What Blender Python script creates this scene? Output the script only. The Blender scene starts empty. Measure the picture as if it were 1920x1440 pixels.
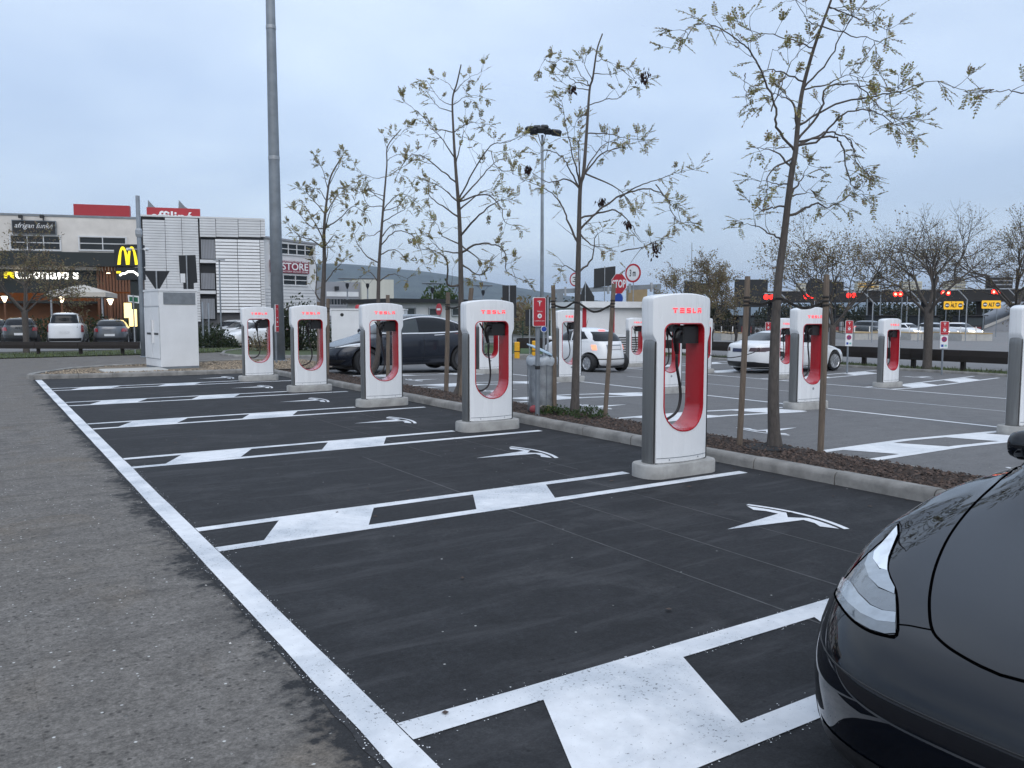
import bpy, bmesh, random
from math import *
from mathutils import Vector, Matrix, noise as mnoise
from mathutils.bvhtree import BVHTree
random.seed(11)
SC = bpy.context.scene
COL = SC.collection

# ---------------------------------------------------------------- camera
FPX, HOR, YAW, CAMH = 1555.0, 592.0, radians(32.8), 1.65
PITCH = atan((720 - HOR) / FPX)
cd = bpy.data.cameras.new('camera'); cam = bpy.data.objects.new('camera', cd); COL.objects.link(cam)
cd.sensor_width = 36; cd.lens = 36 * FPX / 1920; cd.clip_start = 0.05; cd.clip_end = 30000
cam.location = (0, 0, CAMH); cam.rotation_euler = (pi/2 - PITCH, 0, -YAW)
SC.camera = cam
# ---------------------------------------------------------------- sky, sun, exposure
SUN_EL, SUN_AZ = radians(42), radians(205)        # azimuth clockwise from +Y: behind the camera
W = bpy.data.worlds.new('World'); SC.world = W; W.use_nodes = True
wn, wl = W.node_tree.nodes, W.node_tree.links
wn.clear()
def wnode(t, **k):
    n = wn.new(t)
    for a, b in k.items(): setattr(n, a, b)
    return n
wo = wnode('ShaderNodeOutputWorld')
sky = wnode('ShaderNodeTexSky', sky_type='NISHITA', sun_disc=False, sun_elevation=SUN_EL, sun_rotation=SUN_AZ, dust_density=2.0)
b1 = wnode('ShaderNodeBackground'); b1.inputs[1].default_value = 0.05
wl.new(sky.outputs[0], b1.inputs[0])
tc = wnode('ShaderNodeTexCoord'); sx = wnode('ShaderNodeSeparateXYZ'); wl.new(tc.outputs['Generated'], sx.inputs[0])
rmp = wnode('ShaderNodeValToRGB')
els = rmp.color_ramp.elements
els[0].position = 0.0; els[0].color = (.475, .525, .625, 1)
els[1].position = 1.0; els[1].color = (.85, .98, 1.19, 1)
for p_, c_ in ((.10, (.47, .55, .69, 1)), (.25, (.545, .65, .815, 1)), (.40, (.64, .745, .89, 1))):
    e_ = els.new(p_); e_.color = c_
wl.new(sx.outputs['Z'], rmp.inputs[0])
# soft cloud layer: plane-projected noise over the whole sky
ad = wnode('ShaderNodeMath', operation='ADD'); ad.inputs[1].default_value = .22; wl.new(sx.outputs['Z'], ad.inputs[0])
mx_ = wnode('ShaderNodeMath', operation='MAXIMUM'); mx_.inputs[1].default_value = .06; wl.new(ad.outputs[0], mx_.inputs[0])
dv = wnode('ShaderNodeVectorMath', operation='DIVIDE'); wl.new(tc.outputs['Generated'], dv.inputs[0])
cb = wnode('ShaderNodeCombineXYZ')
for i in range(3): wl.new(mx_.outputs[0], cb.inputs[i])
wl.new(cb.outputs[0], dv.inputs[1])
nz = wnode('ShaderNodeTexNoise'); nz.inputs['Scale'].default_value = 1.15; nz.inputs['Detail'].default_value = 4; nz.inputs['Roughness'].default_value = .5; nz.inputs['Distortion'].default_value = .3
wl.new(dv.outputs[0], nz.inputs['Vector'])
cr = wnode('ShaderNodeValToRGB'); ce = cr.color_ramp.elements
ce[0].position = .33; ce[0].color = (.84, .855, .885, 1); ce[1].position = .68; ce[1].color = (1.22, 1.18, 1.11, 1)
wl.new(nz.outputs[0], cr.inputs[0])
ml = wnode('ShaderNodeMix', data_type='RGBA', blend_type='MULTIPLY'); ml.inputs[0].default_value = 1
wl.new(rmp.outputs[0], ml.inputs[6]); wl.new(cr.outputs[0], ml.inputs[7])
b2 = wnode('ShaderNodeBackground'); b2.inputs[1].default_value = 1.0; wl.new(ml.outputs[2], b2.inputs[0])
as_ = wnode('ShaderNodeAddShader'); wl.new(b1.outputs[0], as_.inputs[0]); wl.new(b2.outputs[0], as_.inputs[1]); wl.new(as_.outputs[0], wo.inputs[0])
sd = bpy.data.lights.new('sun', 'SUN'); sd.energy = 1.0; sd.angle = radians(50); sd.color = (1, .99, .975)
sun = bpy.data.objects.new('sun', sd); COL.objects.link(sun)
sdir = Vector((sin(SUN_AZ)*cos(SUN_EL), cos(SUN_AZ)*cos(SUN_EL), sin(SUN_EL)))
sun.rotation_euler = sdir.to_track_quat('Z', 'Y').to_euler()
VS = SC.view_settings; VS.view_transform = 'Standard'; VS.look = 'None'; VS.gamma = 1; VS.exposure = 0.0; VS.use_curve_mapping = False
SC.cycles.max_bounces = 3; SC.cycles.diffuse_bounces = 2; SC.cycles.glossy_bounces = 2; SC.cycles.transparent_max_bounces = 4; SC.cycles.volume_bounces = 0

# ---------------------------------------------------------------- places: pixel rays of the 1920x1440 photograph -> points on the real ground
FW = Vector((sin(YAW)*cos(PITCH), cos(YAW)*cos(PITCH), -sin(PITCH)))
RT = Vector((cos(YAW), -sin(YAW), 0)); UP = RT.cross(FW)
FH = Vector((sin(YAW), cos(YAW), 0)); CAM = Vector((0, 0, CAMH))
BR = [(-1e6, 0), (10.3, 0), (22, -.33), (60, -.5), (1e6, -.5)]      # the lot falls gently to the right
def zg(x):
    for (a, za), (b, zb) in zip(BR, BR[1:]):
        if x <= b: return za + (zb - za) * (x - a) / (b - a)
def ray(u, v): return FW + RT * ((u - 960) / FPX) - UP * ((v - 720) / FPX)
def G(u, v, dz=0):
    d = ray(u, v); lo, hi = .5, 2000.
    for _ in range(60):
        m = (lo + hi) / 2
        if CAMH + d.z * m > zg(d.x * m) + dz: lo = m
        else: hi = m
    return Vector((d.x * lo, d.y * lo, CAMH + d.z * lo))
def at(u, v, F):
    d = ray(u, v); return CAM + d * (F / d.dot(FH))
def gat(u, F):
    p = at(u, 592, F); p.z = zg(p.x); return p

# ---------------------------------------------------------------- mesh helpers
def obj(name, me, mat=None, parent=None, smooth=False):
    if smooth is True:
        for p in me.polygons: p.use_smooth = True
    o = bpy.data.objects.new(name, me)
    if mat is not None:
        for m in (mat if isinstance(mat, (list, tuple)) else [mat]): me.materials.append(m)
    COL.objects.link(o)
    if parent is not None: o.parent = parent
    return o
def tag(o, label=None, cat=None, group=None, kind=None):
    if label: o['label'] = label
    if cat: o['category'] = cat
    if group: o['group'] = group
    if kind: o['kind'] = kind
    return o
def thing(name, label, cat, loc=(0, 0, 0), rz=0, group=None):
    o = bpy.data.objects.new(name, None); COL.objects.link(o)
    o.empty_display_size = .1; o.location = loc; o.rotation_euler = (0, 0, rz)
    return tag(o, label, cat, group)
def copy_tree(o, parent=None):
    c = o.copy(); COL.objects.link(c); c.parent = parent
    for ch in o.children: copy_tree(ch, c)
    return c
class MB:
    def __init__(s): s.v = []; s.f = []
    def add(s, vs, fs):
        n = len(s.v); s.v += [tuple(v) for v in vs]; s.f += [tuple(i + n for i in f) for f in fs]; return s
    def box(s, x0, x1, y0, y1, z0, z1):
        return s.add([(x0,y0,z0),(x1,y0,z0),(x1,y1,z0),(x0,y1,z0),(x0,y0,z1),(x1,y0,z1),(x1,y1,z1),(x0,y1,z1)],
                     [(0,3,2,1),(4,5,6,7),(0,1,5,4),(1,2,6,5),(2,3,7,6),(3,0,4,7)])
    def bbox(s, x0, x1, y0, y1, z0, z1, b):
        "box with bevelled vertical and top edges"
        lv = [(z0, 0), (z1 - b, 0), (z1, b)]; R = []
        for z, k in lv:
            X0, X1, Y0, Y1 = x0 + k, x1 - k, y0 + k, y1 - k
            R.append([(X0+b,Y0,z),(X1-b,Y0,z),(X1,Y0+b,z),(X1,Y1-b,z),(X1-b,Y1,z),(X0+b,Y1,z),(X0,Y1-b,z),(X0,Y0+b,z)])
        return s.loft(R, cap=True)
    def loft(s, rings, cap=True, closed=True):
        n = len(rings[0]); vs = [p for r in rings for p in r]; fs = []
        for i in range(len(rings) - 1):
            for j in range(n if closed else n - 1):
                k = (j + 1) % n
                fs.append((i*n+j, i*n+k, (i+1)*n+k, (i+1)*n+j))
        if cap: fs += [tuple(reversed(range(n))), tuple(range((len(rings)-1)*n, len(rings)*n))]
        return s.add(vs, fs)
    def tube(s, pts, r, n=8, cap=True):
        pts = [Vector(p) for p in pts]; R = []
        rs = r if isinstance(r, (list, tuple)) else [r] * len(pts)
        pv = None
        for i, p in enumerate(pts):
            t = (pts[min(i+1, len(pts)-1)] - pts[max(i-1, 0)])
            if t.length < 1e-9: t = Vector((0, 0, 1))
            t.normalize()
            if pv is None:
                a = Vector((0, 0, 1)) if abs(t.z) < .9 else Vector((1, 0, 0)); pv = t.cross(a).normalized()
            else:
                pv = (pv - t * pv.dot(t))
                pv = pv.normalized() if pv.length > 1e-6 else t.orthogonal().normalized()
            q = t.cross(pv)
            R.append([p + pv * (rs[i]*cos(2*pi*k/n)) + q * (rs[i]*sin(2*pi*k/n)) for k in range(n)])
        return s.loft(R, cap)
    def lathe(s, prof, n=20, c=(0, 0, 0), axis='z', cap=True):
        R = []
        for r, h in prof:
            rg = []
            for k in range(n):
                a = 2*pi*k/n
                if axis == 'z': rg.append((c[0]+r*cos(a), c[1]+r*sin(a), c[2]+h))
                elif axis == 'y': rg.append((c[0]+r*cos(a), c[1]+h, c[2]-r*sin(a)))
                else: rg.append((c[0]+h, c[1]+r*cos(a), c[2]+r*sin(a)))
            R.append(rg)
        return s.loft(R, cap)
    def prism(s, poly, y0, y1, axes='xz'):
        "2-D polygon extruded along the third axis"
        n = len(poly)
        if axes == 'xz': vs = [(a, y0, b) for a, b in poly] + [(a, y1, b) for a, b in poly]
        elif axes == 'yz': vs = [(y0, a, b) for a, b in poly] + [(y1, a, b) for a, b in poly]
        else: vs = [(a, b, y0) for a, b in poly] + [(a, b, y1) for a, b in poly]
        fs = [tuple(range(n)), tuple(reversed(range(n, 2*n)))] + [(i, n+i, n+(i+1) % n, (i+1) % n) for i in range(n)]
        return s.add(vs, fs)
    def mesh(s, name='m'):
        me = bpy.data.meshes.new(name); me.from_pydata(s.v, [], s.f)
        bm = bmesh.new(); bm.from_mesh(me); bmesh.ops.recalc_face_normals(bm, faces=bm.faces); bm.to_mesh(me); bm.free()
        return me
    def build(s, name, mat, parent=None, smooth=False, auto=None):
        me = s.mesh(name)
        if auto is not None:
            for p in me.polygons: p.use_smooth = True
            bm = bmesh.new(); bm.from_mesh(me)
            for e in bm.edges:
                if len(e.link_faces) == 2 and e.calc_face_angle(0) > radians(auto): e.smooth = False
            bm.to_mesh(me); bm.free()
        return obj(name, me, mat, parent, smooth)
def catmull(pts, k=4):
    pts = [Vector(p) for p in pts]
    if len(pts) < 3: return [pts[0].lerp(pts[-1], i / k) for i in range(k + 1)]
    P = [2*pts[0] - pts[1]] + pts + [2*pts[-1] - pts[-2]]; out = []
    for i in range(1, len(P) - 2):
        for j in range(k):
            t = j / k; a, b, c, d = P[i-1:i+3]
            out.append(.5 * ((2*b) + (c-a)*t + (2*a-5*b+4*c-d)*t*t + (3*b-a-3*c+d)*t**3))
    out.append(pts[-1]); return out
def rrect(w, h, r, n=6, cx=0, cy=0):
    "rounded rectangle; r one radius or four (br, tr, tl, bl)"
    rs = r if isinstance(r, (list, tuple)) else [r]*4
    out = []
    for (sx_, sy_, a0), q in zip(((1,-1,-pi/2), (1,1,0), (-1,1,pi/2), (-1,-1,pi)), rs):
        for k in range(n + 1):
            a = a0 + pi/2*k/n
            out.append((cx + sx_*(w/2 - q) + q*cos(a), cy + sy_*(h/2 - q) + q*sin(a)))
    return out
def sheet(name, poly, dz, mat, parent=None, smooth=False, kind=None):
    "flat-laid polygon that follows the ground's fall"
    bm = bmesh.new(); bm.faces.new([bm.verts.new((x, y, 0)) for x, y in poly])
    for bx_ in (10.3, 22, 60):
        bmesh.ops.bisect_plane(bm, geom=bm.verts[:]+bm.edges[:]+bm.faces[:], plane_co=(bx_, 0, 0), plane_no=(1, 0, 0))
    for v in bm.verts: v.co.z = zg(v.co.x) + dz
    bmesh.ops.triangulate(bm, faces=[f for f in bm.faces if len(f.verts) > 4])
    bmesh.ops.recalc_face_normals(bm, faces=bm.faces)
    for f in bm.faces:
        if f.normal.z < 0: f.normal_flip()
    me = bpy.data.meshes.new(name); bm.to_mesh(me); bm.free()
    o = obj(name, me, mat, parent)
    if kind: o['kind'] = kind
    return o

# ---------------------------------------------------------------- materials
def newmat(name):
    m = bpy.data.materials.new(name); m.use_nodes = True
    nt = m.node_tree; return m, nt, nt.nodes['Principled BSDF']
def nn(nt, t, ins=None, **k):
    n = nt.nodes.new(t)
    for a, b in k.items(): setattr(n, a, b)
    for a, b in (ins or {}).items(): n.inputs[a].default_value = b
    return n
def coords(nt, world=False):
    if world: return nt.nodes.new('ShaderNodeNewGeometry').outputs['Position']
    return nt.nodes.new('ShaderNodeTexCoord').outputs['Object']
def noise(nt, vec, scale, detail=4, rough=.55, dist=0):
    n = nn(nt, 'ShaderNodeTexNoise', {'Scale': scale, 'Detail': detail, 'Roughness': rough, 'Distortion': dist})
    nt.links.new(vec, n.inputs['Vector']); return n.outputs[0]
def ramp(nt, fac, stops):
    r = nt.nodes.new('ShaderNodeValToRGB'); e = r.color_ramp.elements
    while len(e) < len(stops): e.new(.5)
    for q, (p, c) in zip(e, stops):
        q.position = p; q.color = (c[0], c[1], c[2], 1) if isinstance(c, (tuple, list)) else (c, c, c, 1)
    nt.links.new(fac, r.inputs[0]); return r.outputs[0]
def mix(nt, fac, a, b, mode='MIX'):
    n = nt.nodes.new('ShaderNodeMix'); n.data_type = 'RGBA'; n.blend_type = mode
    for s_, v in ((0, fac), (6, a), (7, b)):
        if isinstance(v, (int, float)): n.inputs[s_].default_value = v
        elif isinstance(v, (tuple, list)): n.inputs[s_].default_value = (v[0], v[1], v[2], 1)
        else: nt.links.new(v, n.inputs[s_])
    return n.outputs[2]
def bump(nt, bs, hgt, strength=.3, dist=.01):
    b = nn(nt, 'ShaderNodeBump', {'Strength': strength, 'Distance': dist}); nt.links.new(hgt, b.inputs['Height']); nt.links.new(b.outputs[0], bs.inputs['Normal'])
def M(name, col, rough=.5, metal=0, var=.12, scale=6, bmp=0, coat=0, spec=.5, world=False, stretch=None, island=0):
    m, nt, bs = newmat(name); vec = coords(nt, world)
    if stretch:
        mp = nn(nt, 'ShaderNodeMapping'); mp.inputs['Scale'].default_value = stretch; nt.links.new(vec, mp.inputs[0]); vec = mp.outputs[0]
    f = noise(nt, vec, scale, 6, .6)
    c0 = tuple(max(0, c*(1-var)) for c in col); c1 = tuple(c*(1+var) for c in col)
    o = ramp(nt, f, [(.3, c0), (.7, c1)])
    if island:
        g = nt.nodes.new('ShaderNodeNewGeometry')
        o = mix(nt, 1., o, ramp(nt, g.outputs['Random Per Island'], [(0, 1-island), (1, 1+island)]), 'MULTIPLY')
    nt.links.new(o, bs.inputs['Base Color'])
    rr = ramp(nt, f, [(.3, max(0, rough-.06)), (.7, min(1, rough+.06))]); nt.links.new(rr, bs.inputs['Roughness'])
    bs.inputs['Metallic'].default_value = metal; bs.inputs['Coat Weight'].default_value = coat; bs.inputs['Coat Roughness'].default_value = .04
    bs.inputs['Specular IOR Level'].default_value = spec
    if bmp: bump(nt, bs, noise(nt, vec, scale*6, 4), bmp, .01)
    return m
def emit(name, col, s, base=None):
    m, nt, bs = newmat(name); b = base or col
    bs.inputs['Base Color'].default_value = (b[0], b[1], b[2], 1); bs.inputs['Roughness'].default_value = .4
    vec = coords(nt); f = ramp(nt, noise(nt, vec, 9, 2), [(.3, tuple(c*.92 for c in col)), (.7, tuple(min(1, c*1.05) for c in col))])
    nt.links.new(f, bs.inputs['Emission Color']); bs.inputs['Emission Strength'].default_value = s; m.cycles.emission_sampling = 'NONE'
    return m
def glassmat(name, tint=(.010, .012, .015), rough=.05, spec=.28):
    return M(name, tint, rough, 0, .05, 3, spec=spec)
def asphalt(name, dark, light, patch, flecks=.0, grain=.35, warm=None, cracks=0, streak=None, rough=.85, edge=None):
    m, nt, bs = newmat(name); P = coords(nt, True); L = nt.links.new
    big = noise(nt, P, .45, 6, .6, .5); mid = noise(nt, P, 3.2, 7, .65); fine = noise(nt, P, 90, 3, .7); sm = noise(nt, P, 28, 4, .7)
    c = mix(nt, ramp(nt, mid, [(.28, 0), (.72, 1)]), dark, light)
    c = mix(nt, ramp(nt, big, [(.42, 0), (.66, .85)]), c, patch)
    if warm: c = mix(nt, ramp(nt, noise(nt, P, 1.1, 5, .6, .8), [(.55, 0), (.75, .6)]), c, warm)
    c = mix(nt, 1., c, ramp(nt, fine, [(.25, 1-grain), (.75, 1+grain)]), 'MULTIPLY')
    c = mix(nt, 1., c, ramp(nt, sm, [(.3, 1-grain*.7), (.7, 1+grain*.7)]), 'MULTIPLY')
    if streak is not None:
        mp = nn(nt, 'ShaderNodeMapping'); mp.inputs['Scale'].default_value = (.5, 3.0, 1); mp.inputs['Rotation'].default_value = (0, 0, .15); L(P, mp.inputs[0])
        c = mix(nt, ramp(nt, noise(nt, mp.outputs[0], 1.7, 6, .65, .6), [(.52, 0), (.74, .75)]), c, streak)
    if flecks:
        v = nn(nt, 'ShaderNodeTexVoronoi', {'Scale': 38.0}); L(P, v.inputs['Vector'])
        sp = nt.nodes.new('ShaderNodeSeparateColor'); L(v.outputs['Color'], sp.inputs[0])
        pick = ramp(nt, sp.outputs[0], [(1-flecks, 0), (1-flecks*.8, 1)])
        near = ramp(nt, v.outputs['Distance'], [(.16, 1), (.30, 0)])
        c = mix(nt, mix(nt, 1., pick, near, 'MULTIPLY'), c, (.55, .55, .53))
        pick2 = ramp(nt, sp.outputs[1], [(1-flecks*3, 0), (1-flecks*2.6, 1)])
        near2 = ramp(nt, v.outputs['Distance'], [(.22, .8), (.5, 0)])
        c = mix(nt, mix(nt, 1., pick2, near2, 'MULTIPLY'), c, tuple(q*.45 for q in dark))
    if edge:      # bitumen smeared over the old surface along a ragged joint
        xa, xb, tar = edge; sp_ = nt.nodes.new('ShaderNodeSeparateXYZ'); L(P, sp_.inputs[0])
        mr = nn(nt, 'ShaderNodeMapRange', {1: xa, 2: xb, 3: 0., 4: 1.}); L(sp_.outputs[0], mr.inputs[0])
        n_ = mix(nt, .45, noise(nt, P, 1.6, 8, .68, .6), noise(nt, P, 14, 5, .7))
        sc_ = nn(nt, 'ShaderNodeMath', operation='MULTIPLY_ADD'); L(n_, sc_.inputs[0]); sc_.inputs[1].default_value = 2.6; sc_.inputs[2].default_value = -1.62
        a_ = nn(nt, 'ShaderNodeMath', operation='ADD'); L(sc_.outputs[0], a_.inputs[0]); L(mr.outputs[0], a_.inputs[1])
        c = mix(nt, ramp(nt, a_.outputs[0], [(.36, 0), (.62, 1)]), c, mix(nt, 1., tar, ramp(nt, fine, [(.25, .6), (.75, 1.4)]), 'MULTIPLY'))
    L(c, bs.inputs['Base Color']); bs.inputs['Roughness'].default_value = rough; bs.inputs['Specular IOR Level'].default_value = .22
    bump(nt, bs, mix(nt, .5, fine, sm), .55, .006)
    return m
def paint(name, wear=.5, under=(.045, .046, .05), col=(.71, .72, .735)):
    m, nt, bs = newmat(name); P = coords(nt, True)
    a = noise(nt, P, 60, 4, .75); b = noise(nt, P, 1.5, 5, .6, .4); c = noise(nt, P, 11, 5, .6)
    base = mix(nt, ramp(nt, c, [(.25, 0), (.75, 1)]), tuple(q*.86 for q in col), tuple(min(.84, q*1.06) for q in col))
    base = mix(nt, ramp(nt, b, [(.42, 0), (.62, 1.3*wear)]), base, (.40, .435, .475))
    thr = mix(nt, ramp(nt, b, [(.3, 0), (.75, 1)]), (.30,)*3, (.435,)*3)
    gt = nn(nt, 'ShaderNodeMath', operation='LESS_THAN'); nt.links.new(a, gt.inputs[0])
    sp = nt.nodes.new('ShaderNodeSeparateColor'); nt.links.new(thr, sp.inputs[0]); nt.links.new(sp.outputs[0], gt.inputs[1])
    mm = nn(nt, 'ShaderNodeMath', operation='MULTIPLY'); mm.inputs[1].default_value = min(1, wear*1.5); nt.links.new(gt.outputs[0], mm.inputs[0])
    o = mix(nt, mm.outputs[0], base, under)
    nt.links.new(o, bs.inputs['Base Color']); bs.inputs['Roughness'].default_value = .7
    bump(nt, bs, a, .25, .003)
    return m
# ================================================================ materials in use
OLDP = dict(dark=(.102, .095, .088), light=(.185, .172, .158), patch=(.140, .128, .114), flecks=.040, grain=.45, warm=(.150, .120, .088), streak=(.066, .061, .057))
OLD = asphalt('old_asphalt', **OLDP)
JOINT = asphalt('smeared_joint_asphalt', edge=(.55, 1.22, (.026, .0265, .028)), **OLDP)
NEW = asphalt('new_asphalt', (.015, .0155, .017), (.029, .030, .033), (.023, .0235, .026), flecks=.0015, grain=.35, warm=(.066, .066, .068), streak=(.056, .0565, .06), rough=.8)
LOT = asphalt('lot_asphalt', (.118, .117, .118), (.165, .163, .163), (.145, .143, .143), flecks=.008, grain=.22, streak=(.175, .173, .172))
ROADM = asphalt('road_asphalt', (.17, .168, .168), (.22, .217, .215), (.20, .198, .196), grain=.15)
PAINT = paint('white_road_paint', .55)
PAINT2 = paint('white_road_paint_on_lot', .25, (.15, .15, .15), (.72, .73, .74))
PAINTF = paint('faded_road_paint', .9, (.16, .16, .16), (.42, .42, .42))
CONC = M('concrete', (.34, .335, .32), .85, 0, .24, 5, .45, world=True)
SPECK = M('paint_overspray', (.70, .71, .72), .7, 0, .1, 3)
CONCD = M('weathered_concrete', (.215, .208, .195), .9, 0, .42, 3.2, .6, world=True)
CONCL = M('pale_concrete', (.42, .41, .385), .85, 0, .12, 4, .25)
SOIL = M('mulch_soil', (.042, .03, .024), .95, 0, .45, 14, .9, world=True)
CHIP = M('bark_chips', (.062, .042, .033), .9, 0, .35, 30, 0, island=.75)
DIRT = M('sandy_dirt', (.17, .135, .095), .95, 0, .3, 6, .6, world=True)
PEB = M('gravel_stone', (.25, .20, .145), .85, 0, .25, 9, 0, island=.6)
GRASS = M('short_grass', (.050, .068, .024), .9, 0, .45, 3, .8, world=True)
EARTH = M('far_ground', (.075, .080, .048), .95, 0, .35, .05, 0, world=True)
WHITE = M('charger_white_paint', (.76, .77, .78), .28, 0, .018, 3, 0, coat=.25, stretch=(4, 4, .5))
RED = M('red_gloss_liner', (.42, .012, .022), .22, 0, .06, 4, 0, coat=.6)
STEEL = M('brushed_grey_steel', (.22, .22, .215), .42, .75, .12, 3, 0, stretch=(30, 30, .6))
BLK = M('black_plastic', (.010, .010, .011), .42, 0, .2, 10, .1)
RUB = M('black_rubber', (.014, .014, .015), .55, 0, .2, 14, .1)
GLOW = emit('red_lit_lettering', (1.0, .055, .075), 1.15, (.6, .03, .04))
GALV = M('galvanised_steel', (.33, .35, .37), .48, .55, .22, 5, .06)
GALVD = M('dull_grey_paint', (.20, .225, .25), .55, .25, .2, 2.5, .04)
WOOD = M('weathered_stake_wood', (.155, .120, .092), .85, 0, .35, 9, .5, stretch=(6, 6, .5))
ROPE = M('dark_tie_rope', (.03, .027, .025), .9, 0, .3, 40, .4)
SIGNR = M('sign_red', (.42, .018, .03), .4, 0, .06, 3)
SIGNW = M('sign_white', (.72, .73, .74), .45, 0, .05, 4)
SIGNB = M('sign_back_dark', (.012, .014, .017), .6, 0, .2, 3)
SIGNK = M('sign_black_print', (.012, .012, .013), .5, 0, .1, 4)
SIGNBL = M('sign_blue', (.015, .06, .32), .4, 0, .08, 4)
PURP = M('sign_faded_violet', (.10, .05, .19), .5, 0, .08, 4)
CABW = M('cabinet_white', (.70, .71, .72), .45, 0, .05, 2, 0)
DWOOD = M('dark_guardrail_wood', (.020, .015, .013), .8, 0, .35, 5, .3, stretch=(.6, 6, 6))

# ================================================================ ground
me_ = MB()
xs_ = [-9000, -400, 0, 10.3, 22, 60, 400, 9000]; ys_ = [-9000, -300, 0, 60, 300, 9000]
me_.add([(x, y, zg(x) - .012) for y in ys_ for x in xs_], [(j*8+i, j*8+i+1, (j+1)*8+i+1, (j+1)*8+i) for j in range(5) for i in range(7)])
tag(me_.build('ground', EARTH), kind='structure')
lane = sheet('old_lane', [(-60, -30), (32, -30), (32, 46), (16, 40), (6, 37.6), (-60, 33)], .004, OLD, kind='structure')
def jag(y):
    d = .10 + .13*abs(mnoise.noise((y*.55, 3.1, 0))) + .05*mnoise.noise((y*2.3, 8, 0)) + .025*mnoise.noise((y*7, 1, 0))
    if y > 12: d *= .5
    if y < 3.2: d *= max(.35, .35+.65*(y-1)/2.2)
    return 1.17 + .012*mnoise.noise((y*6.1, 5, 0))
ys = [-3 + i*.06 for i in range(int(27.7/.06))]
bays = sheet('fresh_asphalt_bays', [(6.97, -3), (6.97, 24.35)] + [(jag(y), y) for y in reversed(ys)], .009, NEW, kind='structure')
joint = sheet('asphalt_joint', [(.15, -3), (1.215, -3), (1.215, 24.4), (.15, 24.4)], .0065, JOINT, kind='structure')
lot = sheet('charging_lot', [(8.38, -9), (28.4, -9), (28.4, 30), (8.38, 30)], .009, LOT, kind='structure')
toll_road = sheet('toll_road', [(31.2, -60), (200, -60), (200, 160), (40, 90), (31.2, 36)], .006, ROADM, kind='structure')
back_road = sheet('service_road', [(-60, 41.5), (7, 44.5), (14, 47), (60, 62), (60, 120), (-60, 120)], .007, ROADM, kind='structure')

# ---------------------------------------------------------------- painted markings
def wob(a, b, w, n, amp=.008, ax='y'):
    "long painted line with slightly uneven edges: along y from a to b, returns offsets"
    return [a + (b - a)*i/n for i in range(n + 1)], [amp*mnoise.noise((i*.9 + a, w, 2)) for i in range(n + 1)]
def vline(name, x, w, y0, y1, mat, par, dz=.013):
    t, o = wob(y0, y1, x, max(2, int(abs(y1-y0)*2))); _, o2 = wob(y0, y1, x+5, max(2, int(abs(y1-y0)*2)))
    return sheet(name, [(x-w/2+q, y) for y, q in zip(t, o)] + [(x+w/2+q, y) for y, q in reversed(list(zip(t, o2)))], dz, mat, par)
def hline(name, y, w, x0, x1, mat, par, dz=.013, y2=None):
    y2 = y if y2 is None else y2
    t, o = wob(x0, x1, y, max(2, int(abs(x1-x0)*2))); _, o2 = wob(x0, x1, y+5, max(2, int(abs(x1-x0)*2)))
    f = lambda x: y + (y2-y)*(x-x0)/(x1-x0)
    return sheet(name, [(x, f(x)-w/2+q) for x, q in zip(t, o)] + [(x, f(x)+w/2+q) for x, q in reversed(list(zip(t, o2)))], dz, mat, par)
vline('edge_line', 1.275, .145, -1.6, 24.35, PAINT, bays)
UPY = [2.88, 6.57, 10.32, 14.0, 17.72, 21.3]; LOY = [2.135, 5.93, 9.68, 13.33, 17.02, 20.66]
for i, (yu, yl) in enumerate(zip(UPY, LOY)):
    w = .145 if i == 0 else .12
    hline('bay_line', yu, w, 1.353, 5.66, PAINT, bays); hline('bay_line', yl, w, 1.353, 6.72, PAINT, bays)
    y0, y1 = yl + w/2 - .002, yu - w/2 + .002
    for xa in (1.70, 3.50):
        sheet('bay_block', [(xa, y0), (xa+.82, y0), (xa+1.09, y1), (xa+.27, y1)], .0135, PAINT, bays)
def emblem(x, y, s, mat, par, flip=1):
    "T-shaped mark: curved bar, gap, winged tapered stem; b runs from the bar to the tip"
    P = lambda a, b: (x - flip*b*s, y + a*s)
    n = 10; aa = [-.5 + i/n for i in range(n+1)]
    cv = lambda a: .11*(a/.5)**2
    p1 = [P(a, cv(a)) for a in aa] + [P(a*.97, cv(a)+.045) for a in reversed(aa)]
    up = [-.455 + .345*i/5 for i in range(6)]
    L = [P(a, cv(a)+.085) for a in up]; R = [P(-a, cv(a)+.085) for a in reversed(up)]
    p2 = L + [P(0, .21)] + R + [P(.33, .24), P(.24, .185), P(.125, .175), P(0, .92), P(-.125, .175), P(-.24, .185), P(-.33, .24)]
    sheet('painted_emblem_bar', p1, .0135, mat, par); sheet('painted_emblem_stem', p2, .0135, mat, par)
for y in (4.37, 8.18, 11.86, 15.6, 19.2, 22.6): emblem(5.70, y, 1.0, PAINT, bays)
# thin roller seams along the fresh asphalt
SEAM = M('pale_seam_dust', (.075, .075, .077), .9, 0, .5, 6, 0, world=True)
for x, y0, y1 in ((5.05, -1, 7.2), (4.35, -1, 6.9), (3.72, .6, 9), (5.35, 7, 13.5), (4.5, 8.5, 14)):
    vline('roller_seam', x, .012, y0, y1, SEAM, bays, .0112)
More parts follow.
